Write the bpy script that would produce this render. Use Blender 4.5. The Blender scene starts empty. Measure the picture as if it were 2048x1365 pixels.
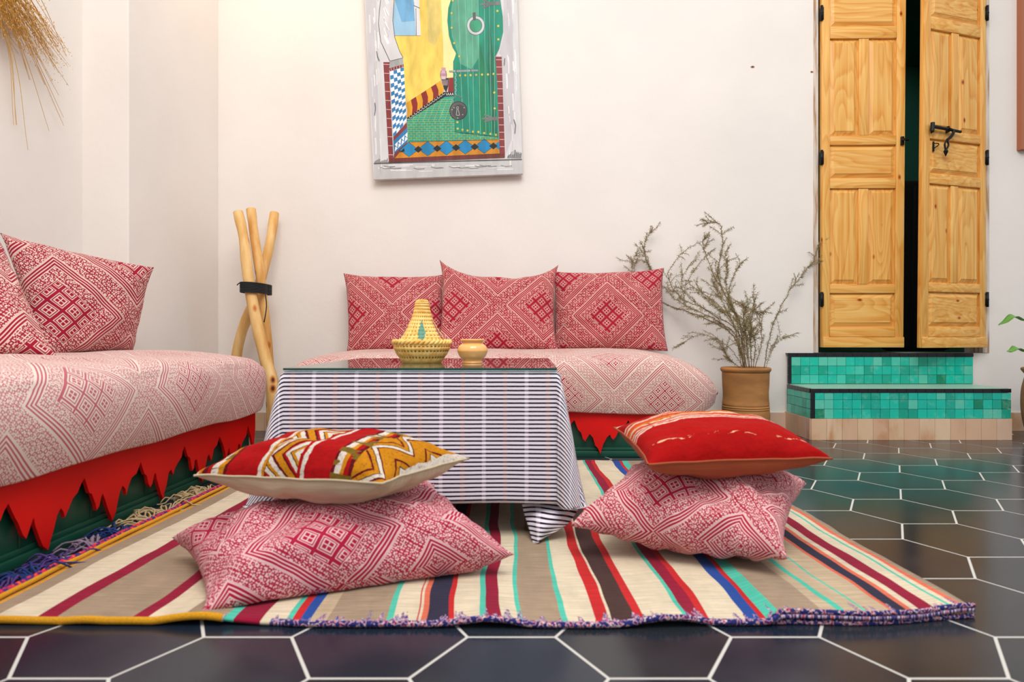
import bpy, bmesh, math, random
from mathutils import Vector, noise
PI = math.pi
sc = bpy.context.scene
COL = sc.collection
F = 1260.0; H = 0.445; VX = 1060.0; VY = 673.0       # lens and eye height, measured from the floor tiles

# ---------------------------------------------------------------- camera, sky, lights, exposure
cam_d = bpy.data.cameras.new('camera'); cam = bpy.data.objects.new('camera', cam_d); COL.objects.link(cam)
cam.location = (0, 0, H); cam.rotation_euler = (PI/2, 0, 0)
cam_d.sensor_width = 36; cam_d.lens = F/2048*36
cam_d.shift_x = -(VX-1024)/2048; cam_d.shift_y = -(682.5-VY)/2048
cam_d.clip_start = 0.02
cam_d.dof.use_dof = True; cam_d.dof.focus_distance = 2.45; cam_d.dof.aperture_fstop = 4.8
sc.camera = cam
w = bpy.data.worlds.new('sky'); sc.world = w; w.use_nodes = True
wn = w.node_tree; bg = wn.nodes['Background']
tc = wn.nodes.new('ShaderNodeTexCoord'); sx = wn.nodes.new('ShaderNodeSeparateXYZ')
rp = wn.nodes.new('ShaderNodeValToRGB'); wn.links.new(tc.outputs['Generated'], sx.inputs[0])
mp = wn.nodes.new('ShaderNodeMapRange'); mp.inputs[1].default_value = -1; mp.inputs[2].default_value = 1
wn.links.new(sx.outputs[2], mp.inputs[0]); wn.links.new(mp.outputs[0], rp.inputs[0]); wn.links.new(rp.outputs[0], bg.inputs[0])
el = rp.color_ramp.elements
el[0].position = 0.50; el[0].color = (.34, .33, .33, 1)
el[1].position = 0.72; el[1].color = (.90, .94, 1.0, 1)
bg.inputs[1].default_value = 0.74

def area(name, loc, aim, size, power, col, sy=None):
    d = bpy.data.lights.new(name, 'AREA'); d.energy = power; d.color = col; d.size = size
    if sy: d.shape = 'RECTANGLE'; d.size_y = sy
    o = bpy.data.objects.new(name, d); COL.objects.link(o); o.location = loc
    o.rotation_euler = (Vector(aim)-Vector(loc)).to_track_quat('-Z', 'Y').to_euler()
    return o
area('courtyard_daylight', (0.25, 0.0, 3.3), (-0.1, 2.2, 0.4), 2.2, 76, (1.0, .975, .94), 1.8)
area('corner_lamp', (-1.15, 2.62, 2.3), (-1.12, 2.96, 1.5), 0.3, 0.8, (1.0, .64, .30))
area('inner_room_fill', (2.5, 3.9, 2.3), (1.9, 4.4, .8), 0.5, 1.2, (.8, 1.0, .95))  # added fill without a fixture, lifts the black room behind the doors
sc.view_settings.view_transform = 'Standard'; sc.view_settings.look = 'None'
sc.view_settings.gamma = 1; sc.view_settings.use_curve_mapping = False
sc.view_settings.exposure = 0.44

# ---------------------------------------------------------------- helpers
def lin(c):
    c = c/255.0
    return c/12.92 if c <= 0.04045 else ((c+0.055)/1.055)**2.4
def rgb(r, g, b): return (lin(r), lin(g), lin(b), 1)
def P(px, py, Y): return Vector(((px-VX)*Y/F, Y, H-(py-VY)*Y/F))
def nz(x, y=0, z=0): return noise.noise(Vector((x, y, z)))

class E:                                             # little expression compiler for math nodes
    nt = None
    def __init__(s, v): s.v = v
    @staticmethod
    def op(name, *a):
        n = E.nt.nodes.new('ShaderNodeMath'); n.operation = name
        for i, q in enumerate(a):
            if isinstance(q, E): q = q.v
            if isinstance(q, (int, float)): n.inputs[i].default_value = q
            else: E.nt.links.new(q, n.inputs[i])
        return E(n.outputs[0])
    def __add__(s, o): return E.op('ADD', s, o)
    __radd__ = __add__
    def __sub__(s, o): return E.op('SUBTRACT', s, o)
    def __rsub__(s, o): return E.op('SUBTRACT', o, s)
    def __mul__(s, o): return E.op('MULTIPLY', s, o)
    __rmul__ = __mul__
    def __truediv__(s, o): return E.op('DIVIDE', s, o)
    def __lt__(s, o): return E.op('LESS_THAN', s, o)
    def __gt__(s, o): return E.op('GREATER_THAN', s, o)
def fabs(a): return E.op('ABSOLUTE', a)
def fr(a): return E.op('FRACT', a)
def fl(a): return E.op('FLOOR', a)
def mx(a, b): return E.op('MAXIMUM', a, b)
def mn(a, b): return E.op('MINIMUM', a, b)
def cell(a): return fabs(fr(a)-0.5)                  # 0 at the middle of a cell, .5 at its border
def between(a, lo, hi): return (a > lo)*(a < hi)

MATS = {}
def mat(name, col=(.8, .8, .8, 1), rough=.8, spec=.5, **k):
    m = bpy.data.materials.new(name); m.use_nodes = True
    b = m.node_tree.nodes['Principled BSDF']
    b.inputs['Base Color'].default_value = col; b.inputs['Roughness'].default_value = rough
    b.inputs['Specular IOR Level'].default_value = spec
    for a, v in k.items(): b.inputs[a.replace('_', ' ')].default_value = v
    MATS[name] = m
    return m
def bs(m): return m.node_tree.nodes['Principled BSDF']
def tex(m, kind, **k):
    n = m.node_tree.nodes.new('ShaderNodeTex'+kind)
    for a, v in k.items():
        if a in n.inputs: n.inputs[a].default_value = v
        else: setattr(n, a, v)
    return n
def coords(m, out='Object', scale=(1, 1, 1), loc=(0, 0, 0), rot=(0, 0, 0)):
    t = m.node_tree.nodes.new('ShaderNodeTexCoord'); q = m.node_tree.nodes.new('ShaderNodeMapping')
    q.inputs['Scale'].default_value = scale; q.inputs['Location'].default_value = loc; q.inputs['Rotation'].default_value = rot
    m.node_tree.links.new(t.outputs[out], q.inputs[0]); return q.outputs[0]
def lk(m, a, b): m.node_tree.links.new(a.v if isinstance(a, E) else a, b)
def mix(m, fac, a, b, blend='MIX'):
    n = m.node_tree.nodes.new('ShaderNodeMix'); n.data_type = 'RGBA'; n.blend_type = blend
    for s, v in ((n.inputs[0], fac), (n.inputs[6], a), (n.inputs[7], b)):
        if isinstance(v, E): v = v.v
        if isinstance(v, (int, float, tuple)): s.default_value = v
        else: m.node_tree.links.new(v, s)
    return n.outputs[2]
def bump(m, h, strength=.3, dist=.01):
    n = m.node_tree.nodes.new('ShaderNodeBump'); n.inputs['Strength'].default_value = strength
    n.inputs['Distance'].default_value = dist; lk(m, h, n.inputs['Height']); lk(m, n.outputs[0], bs(m).inputs['Normal'])
def ramp(m, fac, stops, interp='LINEAR'):
    n = m.node_tree.nodes.new('ShaderNodeValToRGB'); cr = n.color_ramp; cr.interpolation = interp
    while len(cr.elements) > 1: cr.elements.remove(cr.elements[-1])
    for i, (p, c) in enumerate(stops):
        e = cr.elements[0] if i == 0 else cr.elements.new(p)
        e.position = p; e.color = c
    lk(m, fac, n.inputs[0]); return n.outputs[0]

class MB:
    def __init__(s): s.v = []; s.f = []; s.m = []; s.uv = []
    def face(s, pts, mi=0, uvs=None):
        i = len(s.v); s.v += [tuple(p) for p in pts]; s.f.append(tuple(range(i, i+len(pts)))); s.m.append(mi)
        s.uv.append(uvs or [(0, 0)]*len(pts))
    def grid(s, fn, nu, nv, mi=0, uvf=None, wrapu=False):
        base = len(s.v)
        for i in range(nu+1):
            for j in range(nv+1): s.v.append(tuple(fn(i/nu, j/nv)))
        for i in range(nu):
            for j in range(nv):
                a = base+i*(nv+1)+j; b = a+nv+1
                s.f.append((a, b, b+1, a+1)); s.m.append(mi if isinstance(mi, int) else mi(i/nu, j/nv))
                q = [(i/nu, j/nv), ((i+1)/nu, j/nv), ((i+1)/nu, (j+1)/nv), (i/nu, (j+1)/nv)]
                s.uv.append([uvf(*t) for t in q] if uvf else q)
    def box(s, lo, hi, mi=0, bev=0.0, xf=None):
        x0, y0, z0 = lo; x1, y1, z1 = hi
        bm = bmesh.new()
        vs = [bm.verts.new(p) for p in ((x0,y0,z0),(x1,y0,z0),(x1,y1,z0),(x0,y1,z0),(x0,y0,z1),(x1,y0,z1),(x1,y1,z1),(x0,y1,z1))]
        for q in ((0,3,2,1),(4,5,6,7),(0,1,5,4),(1,2,6,5),(2,3,7,6),(3,0,4,7)): bm.faces.new([vs[k] for k in q])
        if bev: bmesh.ops.bevel(bm, geom=bm.edges[:], offset=bev, segments=2, affect='EDGES', profile=.5)
        s.addbm(bm, mi, xf)
    def addbm(s, bm, mi=0, xf=None):
        bm.verts.index_update(); base = len(s.v)
        for v in bm.verts: s.v.append(tuple(xf(v.co) if xf else v.co))
        for f in bm.faces:
            s.f.append(tuple(base+v.index for v in f.verts)); s.m.append(mi); s.uv.append([(v.co.x, v.co.z) for v in f.verts])
        bm.free()
    def tube(s, pts, rad, seg=8, mi=0, cap=True):
        pts = [Vector(p) for p in pts]; n = len(pts)
        if not hasattr(rad, '__len__'): rad = [rad]*n
        base = len(s.v); ref = Vector((0, 0, 1)); L = 0
        for i, p in enumerate(pts):
            t = (pts[min(i+1, n-1)]-pts[max(i-1, 0)]).normalized()
            if abs(t.dot(ref)) > .95: ref = Vector((1, 0, 0)) if abs(t.x) < .9 else Vector((0, 1, 0))
            a = (ref-t*ref.dot(t)).normalized(); b = t.cross(a); ref = a
            for k in range(seg):
                th = 2*PI*k/seg; s.v.append(tuple(p+(a*math.cos(th)+b*math.sin(th))*rad[i]))
        for i in range(n-1):
            L2 = L+(pts[i+1]-pts[i]).length
            for k in range(seg):
                k2 = (k+1) % seg
                s.f.append((base+i*seg+k, base+i*seg+k2, base+(i+1)*seg+k2, base+(i+1)*seg+k)); s.m.append(mi)
                s.uv.append([(k/seg, L), ((k+1)/seg, L), ((k+1)/seg, L2), (k/seg, L2)])
            L = L2
        if cap:
            s.f.append(tuple(base+k for k in range(seg))[::-1]); s.m.append(mi); s.uv.append([(0, 0)]*seg)
            s.f.append(tuple(base+(n-1)*seg+k for k in range(seg))); s.m.append(mi); s.uv.append([(0, 0)]*seg)
    def lathe(s, prof, c, seg=48, mi=0, rf=None, seg_v=None):
        c = Vector(c); base = len(s.v); n = len(prof)
        for i, (r, z) in enumerate(prof):
            for k in range(seg):
                th = 2*PI*k/seg; rr = r*(rf(th, i/(n-1)) if rf else 1)
                s.v.append((c.x+rr*math.cos(th), c.y+rr*math.sin(th), c.z+z))
        for i in range(n-1):
            for k in range(seg):
                k2 = (k+1) % seg
                s.f.append((base+i*seg+k, base+i*seg+k2, base+(i+1)*seg+k2, base+(i+1)*seg+k)); s.m.append(mi)
                s.uv.append([(k/seg, i/(n-1)), ((k+1)/seg, i/(n-1)), ((k+1)/seg, (i+1)/(n-1)), (k/seg, (i+1)/(n-1))])
    def build(s, name, mats, parent=None, smooth=True, **pr):
        me = bpy.data.meshes.new(name); me.from_pydata(s.v, [], s.f)
        if not isinstance(mats, (list, tuple)): mats = [mats]
        for q in mats: me.materials.append(q)
        me.polygons.foreach_set('material_index', s.m)
        me.polygons.foreach_set('use_smooth', [smooth]*len(s.f))
        uvl = me.uv_layers.new(name='UVMap'); flat = [c for f in s.uv for p in f for c in p]
        uvl.data.foreach_set('uv', flat); me.update()
        o = bpy.data.objects.new(name, me); COL.objects.link(o)
        if parent is not None:
            o.parent = parent; o.matrix_parent_inverse = parent.matrix_basis.inverted()
        for k, v in pr.items(): o[k] = v
        return o
def finish(o, weld=True, sharp=None):
    bm = bmesh.new(); bm.from_mesh(o.data)
    if weld: bmesh.ops.remove_doubles(bm, verts=bm.verts, dist=1e-5)
    bmesh.ops.recalc_face_normals(bm, faces=bm.faces)
    if sharp is not None:
        for e in bm.edges:
            if len(e.link_faces) == 2 and e.calc_face_angle(0) > sharp: e.smooth = False
    bm.to_mesh(o.data); bm.free(); return o
def thing(name, loc, label, cat, group=None):
    o = bpy.data.objects.new(name, None); COL.objects.link(o); o.location = loc; o.empty_display_size = .05
    o['label'] = label; o['category'] = cat
    if group: o['group'] = group
    return o
def tag(o, label, cat, group=None):
    o['label'] = label; o['category'] = cat
    if group: o['group'] = group
    return o
def spline(pts, n):                                  # Catmull-Rom through the points
    pts = [Vector(p) for p in pts]; q = [pts[0]*2-pts[1]]+pts+[pts[-1]*2-pts[-2]]; out = []
    m = len(pts)-1
    for k in range(n+1):
        t = k/n*m; i = min(int(t), m-1); t -= i
        a, b, c, d = q[i:i+4]
        out.append(.5*((2*b)+(c-a)*t+(2*a-5*b+4*c-d)*t*t+(3*b-a-3*c+d)*t**3))
    return out

# ---------------------------------------------------------------- materials
def plaster(name, col):
    m = mat(name, col, .9, .2)
    c = coords(m)
    n1 = tex(m, 'Noise', Scale=1.7, Detail=4); lk(m, c, n1.inputs['Vector'])
    n2 = tex(m, 'Noise', Scale=38, Detail=6, Roughness=.6); lk(m, c, n2.inputs['Vector'])
    n3 = tex(m, 'Noise', Scale=7, Detail=3); lk(m, c, n3.inputs['Vector'])
    dk = tuple(v*.93 for v in col[:3])+(1,)
    a = mix(m, ramp(m, n1.outputs[0], [(.35, (0,0,0,1)), (.7, (1,1,1,1))]), col, dk)
    lk(m, a, bs(m).inputs['Base Color'])
    E.nt = m.node_tree
    bump(m, E(n2.outputs[0])*.35+E(n3.outputs[0]), .35, .006)
    return m
M_WALL = plaster('plaster_cream', rgb(237, 229, 221))
M_GROUT = mat('grout', rgb(196, 192, 184), .9)
def hex_tile():
    m = mat('dark_cement_tile', rgb(42, 46, 52), .3, .5)
    g = m.node_tree.nodes.new('ShaderNodeNewGeometry')
    c = coords(m)
    n = tex(m, 'Noise', Scale=5, Detail=5); lk(m, c, n.inputs['Vector'])
    n2 = tex(m, 'Noise', Scale=60, Detail=3); lk(m, c, n2.inputs['Vector'])
    a = ramp(m, g.outputs['Random Per Island'], [(0, rgb(18,30,44)), (.35, rgb(26,36,48)), (.7, rgb(30,36,42)), (1, rgb(36,40,44))])
    a = mix(m, ramp(m, n.outputs[0], [(.45, (0,0,0,1)), (.75, (.5,.5,.5,1))]), a, rgb(58, 60, 66))
    lk(m, a, bs(m).inputs['Base Color'])
    E.nt = m.node_tree
    lk(m, E(n.outputs[0])*.16+.12, bs(m).inputs['Roughness'])
    bump(m, E(n2.outputs[0])*.3+E(n.outputs[0]), .05, .004)
    return m
M_HEX = hex_tile()

def brocade(name, fg, bgc, S=1.0, thin=0.0, off=(0, 0), soft=1.0):
    """woven diamond brocade: nested diamonds, striped bands and fretwork; UV is in metres of cloth"""
    m = mat(name, fg, .85, .25); E.nt = m.node_tree
    t = m.node_tree.nodes.new('ShaderNodeTexCoord'); s = m.node_tree.nodes.new('ShaderNodeSeparateXYZ')
    lk(m, t.outputs['UV'], s.inputs[0])
    x = (E(s.outputs[0])+off[0])/S; y = (E(s.outputs[1])+off[1])/S
    PR = .42
    ax = cell(x/PR)*PR; ay = cell(y/PR)*PR           # distance from cell centre
    d = ax+ay; e = mn(d, PR-d)
    p = x+y; q = x-y; W = .058
    cp = cell(p/W); cq = cell(q/W)
    mm = mx(cp, cq)
    dia = mx(mx(mm > .425+thin*.8, between(mm, .30, .36)), (mn(cp, cq) > .03)*(mm < .215+thin*-.6)*((cp+cq) > .07))
    G = .0125
    fx = cell(x/G); fy = cell(y/G); sm = fx+fy
    wn_ = m.node_tree.nodes.new('ShaderNodeTexWhiteNoise'); wn_.noise_dimensions = '2D'
    cb = m.node_tree.nodes.new('ShaderNodeCombineXYZ'); lk(m, fl(p/(G*1.0)), cb.inputs[0]); lk(m, fl(q/G), cb.inputs[1])
    lk(m, cb.outputs[0], wn_.inputs[0]); r = E(wn_.outputs[0])
    dk = .035-thin*1.2
    f1 = between(sm, .28-dk, .50+dk); f2 = mx(between(cell(p/G), .26-dk, .42+dk), cell(q/G) < .10+dk)
    f3 = mx(between(cell(q/G), .22-dk, .4+dk)*(cell(p/G) > .12), sm < .18+dk)
    pick = (r > .35)*(r < .7); pick2 = r > .7
    fret = f1*(1-pick)*(1-pick2)+f2*pick+f3*pick2
    fret = mx(fret, cell(p/(G*4)) > .47) if thin < 0 else fret
    wst = .0105
    band = between(cell(e/wst+.25), .0, .27-thin*1.5)
    mask = dia*(e < .087)
    line = between(e, .087, .090)
    ring1 = fret*between(e, .0925, .132)
    ring2 = band*between(e, .132, .168)
    ring3 = fret*between(e, .171, .22)
    pat = mx(mx(mask, line), mx(mx(ring1, ring2), ring3))
    n = tex(m, 'Noise', Scale=5, Detail=3); lk(m, coords(m, 'UV'), n.inputs['Vector'])
    n2 = tex(m, 'Noise', Scale=900, Detail=2); lk(m, coords(m, 'UV'), n2.inputs['Vector'])
    if soft < 1: pat = pat*soft+(1-soft)*.5
    fgv = mix(m, n2.outputs[0], tuple(v*.78 for v in fg[:3])+(1,), tuple(min(1, v*1.25) for v in fg[:3])+(1,))
    bgv = mix(m, n.outputs[0], bgc, tuple(v*.86 for v in bgc[:3])+(1,))
    lk(m, mix(m, pat, bgv, fgv), bs(m).inputs['Base Color'])
    bs(m).inputs['Sheen Weight'].default_value = .08
    bump(m, pat*-.6+E(n2.outputs[0])*.8, .35, .0012)
    return m
CRIM = rgb(160, 22, 58); 
B_BACK = brocade('brocade_crimson', rgb(158, 8, 42), rgb(226, 186, 172), .95, -.06, (.21, .245))
B_BACK2 = brocade('brocade_crimson_side_repeat', rgb(158, 8, 42), rgb(226, 186, 172), .95, -.06, (0.0, .22))
B_LEFT = brocade('brocade_crimson_left', rgb(152, 10, 46), rgb(226, 196, 182), 1.1, -.02, (.1, .05))
B_SEAT = brocade('brocade_seat', rgb(168, 34, 62), rgb(226, 210, 194), .86, .028, (.05, .1))
B_SEATL = brocade('brocade_seat_pale', rgb(180, 84, 98), rgb(228, 212, 198), .98, .022, (.02, .12), .92)
B_FLOOR = brocade('brocade_floor_cushion', rgb(166, 16, 56), rgb(228, 186, 186), .80, -.02, (.21, .26))
B_FLOOR2 = brocade('brocade_floor_cushion_offset', rgb(166, 16, 50), rgb(228, 192, 188), .74, -.02, (.20, .25))

def wool(name, col, var=.2, edge=False):
    m = mat(name, col, .95, .15); E.nt = m.node_tree
    c = coords(m, 'UV', (14, 220, 1)); n = tex(m, 'Noise', Scale=1, Detail=4); lk(m, c, n.inputs['Vector'])
    c2 = coords(m, 'UV', (1, 1, 1)); n2 = tex(m, 'Noise', Scale=260, Detail=2); lk(m, c2, n2.inputs['Vector'])
    a = mix(m, ramp(m, n.outputs[0], [(.3, (0,0,0,1)), (.7, (1,1,1,1))]), tuple(v*(1-var) for v in col[:3])+(1,), tuple(min(1, v*(1+var*.5)) for v in col[:3])+(1,))
    if edge:
        nd = tex(m, 'Noise', Scale=9, Detail=5, Roughness=.7); lk(m, coords(m, 'UV', (1.6, .7, 1)), nd.inputs['Vector'])
        a = mix(m, ramp(m, nd.outputs[0], [(.42, (0,0,0,1)), (.75, (.6,.6,.6,1))]), a, tuple(v*.62 for v in col[:3])+(1,))
        s = m.node_tree.nodes.new('ShaderNodeSeparateXYZ'); lk(m, c2, s.inputs[0])
        v = E(s.outputs[1]); xx = E(s.outputs[0])
        c3 = coords(m, 'UV', (70, 8, 1)); n3 = tex(m, 'Noise', Scale=1, Detail=3); lk(m, c3, n3.inputs['Vector'])
        n4 = tex(m, 'Noise', Scale=170, Detail=1); lk(m, c2, n4.inputs['Vector'])
        msk = (v < (E(n3.outputs[0])-.44)*.2)*(E(n4.outputs[0]) > .42)*(xx > -.40)
        msk2 = (v < .012)*(xx > -.40)
        spk = ramp(m, n4.outputs[0], [(0, rgb(60,56,110)), (.46, rgb(74,64,120)), (.5, rgb(200,180,190)), (.56, rgb(190,70,80)), (.6, rgb(50,60,120))], 'CONSTANT')
        a = mix(m, mx(msk, msk2), a, spk)
    lk(m, a, bs(m).inputs['Base Color'])
    bs(m).inputs['Sheen Weight'].default_value = .06
    bump(m, E(n.outputs[0])+E(n2.outputs[0])*.6, .6, .0015)
    return m
WC = dict(taupe=(158,136,112), cream=(214,198,170), crimson=(142,16,48), red=(192,34,34), turq=(78,186,160), blue=(34,72,148),
          navy=(44,42,62), brown=(70,46,42), orange=(214,106,78), yellow=(226,160,30), beige=(188,166,136), pink=(186,30,80))
WOOL = {k: wool('wool_'+k, rgb(*v), .22, True) for k, v in WC.items()}

def pine(name, vertical=True, col=(218, 150, 62)):
    m = mat(name, rgb(*col), .42, .4); E.nt = m.node_tree
    sc_ = (70, 70, 1.6) if vertical else (1.6, 70, 70)
    c = coords(m, 'Object', sc_)
    n = tex(m, 'Noise', Scale=1, Detail=6, Distortion=.8); lk(m, c, n.inputs['Vector'])
    c2 = coords(m, 'Object', (3.6, 3.6, .55) if vertical else (.55, 3.6, 3.6)); n2 = tex(m, 'Noise', Scale=2, Detail=2); lk(m, c2, n2.inputs['Vector'])
    rings = fr(E(n2.outputs[0])*16+E(n.outputs[0])*.35)
    a = ramp(m, rings, [(0, rgb(242,194,110)), (.5, rgb(236,176,82)), (.85, rgb(218,146,50)), (1, rgb(240,188,100))])
    b = mix(m, .5, a, ramp(m, n.outputs[0], [(.3, rgb(206,120,22)), (.7, rgb(244,198,118))]))
    v = tex(m, 'Voronoi', Scale=1); v.inputs['Randomness'].default_value = 1
    lk(m, coords(m, 'Object', (11, 11, 6) if vertical else (6, 11, 11)), v.inputs['Vector'])
    k = ramp(m, v.outputs['Distance'], [(.03, rgb(110,60,24)), (.055, rgb(214,150,80)), (.10, rgb(255,255,255))])
    b = mix(m, 1.0, b, k, 'MULTIPLY')
    lk(m, b, bs(m).inputs['Base Color']); bump(m, n.outputs[0], .12, .002)
    return m
M_PINE_V = pine('varnished_pine_upright'); M_PINE_H = pine('varnished_pine_level', False, (214, 142, 54))
M_IRON = mat('black_iron', rgb(26, 26, 26), .45, .5, Metallic=.6)
M_RED = mat('red_paint', rgb(216, 8, 5), .5, .3); M_GREEN = mat('green_paint', rgb(16, 74, 56), .35, .5)
for m_ in (M_RED, M_GREEN):
    E.nt = m_.node_tree; n_ = tex(m_, 'Noise', Scale=6, Detail=4); lk(m_, coords(m_), n_.inputs['Vector'])
    c_ = tuple(bs(m_).inputs['Base Color'].default_value)
    lk(m_, mix(m_, n_.outputs[0], tuple(v*.75 for v in c_[:3])+(1,), tuple(min(1, v*1.2) for v in c_[:3])+(1,)), bs(m_).inputs['Base Color'])
    bump(m_, n_.outputs[0], .1, .003)
M_DARK = mat('dark_green_interior', rgb(44, 104, 84), .9); M_BLACK = mat('black_cloth', rgb(14, 16, 18), .9)

# ---------------------------------------------------------------- the setting
YW = 2.967; XL = -1.469; XL2 = -1.637; YJ = 2.305; ZT = 3.0
def struct(o): o['kind'] = 'structure'; return o
S = 0.13; R3 = math.sqrt(3)
mb = MB()
mb.face([(-2.2, -.3, -.0004), (3.2, -.3, -.0004), (3.2, 3.1, -.0004), (-2.2, 3.1, -.0004)], 0)
row0 = .9314; gw = .0024
def clip_poly(pts, fn):
    out = []
    for i in range(len(pts)):
        a, b = pts[i], pts[(i+1) % len(pts)]; fa, fb = fn(a), fn(b)
        if fa >= 0: out.append(a)
        if (fa >= 0) != (fb >= 0):
            t = fa/(fa-fb); out.append((a[0]+(b[0]-a[0])*t, a[1]+(b[1]-a[1])*t))
    return out
for r in range(-12, 22):
    y = row0+r*S*R3/2
    for i in range(-9, 9):
        x = .5575+3*S*i+(1.5*S if r % 2 else 0)
        rr = S-gw*2/R3
        pts = [(x+rr*math.cos(PI/3*k), y+rr*math.sin(PI/3*k)) for k in range(6)]
        pts = clip_poly(pts, lambda p: YW-p[1]); pts = clip_poly(pts, lambda p: p[1]+.25) if pts else pts
        pts = clip_poly(pts, lambda p: p[0]+2.1) if pts else pts; pts = clip_poly(pts, lambda p: 3.1-p[0]) if pts else pts
        if len(pts) > 2: mb.face([(a, b, 0) for a, b in pts], 1)
floor = struct(mb.build('floor', [M_GROUT, M_HEX], smooth=False))

# back wall with doorway
DX0, DX1, DZ0, DZ1 = 1.352, 2.142, .366, 2.16
mb = MB(); BT = .14
mb.box((XL2-.2, YW, 0), (DX0, YW+BT, ZT)); mb.box((DX1, YW, 0), (3.2, YW+BT, ZT))
mb.box((DX0, YW, DZ1), (DX1, YW+BT, ZT)); mb.box((DX0, YW, 0), (DX1, YW+BT, DZ0))
wb = struct(mb.build('wall_back', M_WALL, smooth=False))
mb = MB(); mb.box((XL2-.2, YJ, 0), (XL, YW, ZT), 0, .004); mb.box((XL2-.2, -.3, 0), (XL2, YJ, ZT))
struct(mb.build('wall_left', M_WALL, smooth=False))
for nm, lo, hi in (('wall_interior_back', (DX0-.6, YW+1.6, DZ0), (DX1+1.2, YW+1.65, 2.4)), ('wall_interior_left', (DX0-.65, YW+BT, DZ0), (DX0-.6, YW+1.65, 2.4)),
        ('wall_interior_right', (DX1+1.2, YW+BT, DZ0), (DX1+1.25, YW+1.65, 2.4)), ('ceiling', (DX0-.65, YW+BT, 2.4), (DX1+1.25, YW+1.65, 2.45)), ('floor_interior', (DX0-.65, YW+BT, .3), (DX1+1.25, YW+1.65, DZ0))):
    mb = MB(); mb.box(lo, hi); struct(mb.build(nm, M_DARK, smooth=False))
# dark padded board standing in the room behind
mb = MB()
def bf(u, v):
    a = PI*u; x = 2.10+.17*math.cos(a); z = .80+.0+.0*v; return (x, YW+.42+.10*v, DZ0+.86+.12*math.sin(a))
mb.box((1.90, YW+.40, DZ0), (2.26, YW+.47, DZ0+.92), 0, .03)
for k in range(3): mb.tube([(1.93+k*.1, YW+.39, DZ0), (1.95+k*.1, YW+.39, DZ0+.88)], .008, 6)
tag(finish(mb.build('padded_board', M_BLACK)), 'black padded board standing in the dark room behind the half open door', 'board')

# terracotta baseboards
def terra(name):
    m = mat(name, rgb(214, 184, 154), .7, .3)
    g = m.node_tree.nodes.new('ShaderNodeNewGeometry')
    n = tex(m, 'Noise', Scale=9, Detail=5, Distortion=.5); lk(m, coords(m, 'Object', (1, 1, .5)), n.inputs['Vector'])
    a = ramp(m, g.outputs['Random Per Island'], [(0, rgb(224,196,164)), (.4, rgb(216,180,152)), (.75, rgb(230,206,176)), (1, rgb(208,176,160))])
    b = ramp(m, n.outputs[0], [(.3, rgb(255,250,245)), (.55, rgb(245,232,218)), (.72, rgb(214,160,100))])
    lk(m, mix(m, .8, a, b, 'MULTIPLY'), bs(m).inputs['Base Color']); bump(m, n.outputs[0], .15, .004)
    return m
M_TERRA = terra('pale_terracotta_tile')
def tiles_row(mb, a, b, z0, z1, wdt, nrm, th=.010, gap=.0015, mi=1, jit=0.0):
    """a row of wall tiles along the floor line a-b, facing nrm"""
    a = Vector(a); b = Vector(b); L = (b-a).length; t = (b-a).normalized(); n = Vector(nrm)
    k = max(1, round(L/wdt)); w_ = L/k
    for i in range(k):
        p = a+t*(w_*i+gap/2); q = a+t*(w_*(i+1)-gap/2); o = n*(th+random.uniform(-jit, jit))
        pts = [Vector((p.x, p.y, z0+gap/2)), Vector((q.x, q.y, z0+gap/2)), Vector((q.x, q.y, z1-gap/2)), Vector((p.x, p.y, z1-gap/2))]
        f = [v+o for v in pts]; o3 = mb.v.__len__()
        m_ = mi if isinstance(mi, int) else mi(i, k)
        mb.v += [tuple(v) for v in f+pts]
        for qd in ((0,1,2,3), (4,5,1,0), (5,6,2,1), (6,7,3,2), (7,4,0,3)):
            mb.f.append(tuple(o3+z for z in qd)); mb.m.append(m_); mb.uv.append([(0, 0)]*4)
random.seed(3)
mb = MB()
tiles_row(mb, (XL, YW), (1.2, YW), 0, .087, .11, (0, -1, 0)); mb.box((XL, YW-.008, 0), (1.2, YW+.001, .0865), 0)
struct(mb.build('baseboard_back', [M_GROUT, M_TERRA], smooth=False))
mb = MB()
tiles_row(mb, (XL, YJ), (XL, YW-.012), 0, .087, .11, (1, 0, 0)); tiles_row(mb, (XL2, YJ), (XL, YJ), 0, .087, .09, (0, -1, 0)); tiles_row(mb, (XL2, 0), (XL2, YJ-.012), 0, .087, .11, (1, 0, 0))
struct(mb.build('baseboard_left', [M_GROUT, M_TERRA], smooth=False))
mb = MB()
tiles_row(mb, (2.10, YW), (3.1, YW), 0, .087, .11, (0, -1, 0)); mb.box((2.10, YW-.008, 0), (3.1, YW+.001, .0865), 0)
struct(mb.build('baseboard_right', [M_GROUT, M_TERRA], smooth=False))

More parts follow.
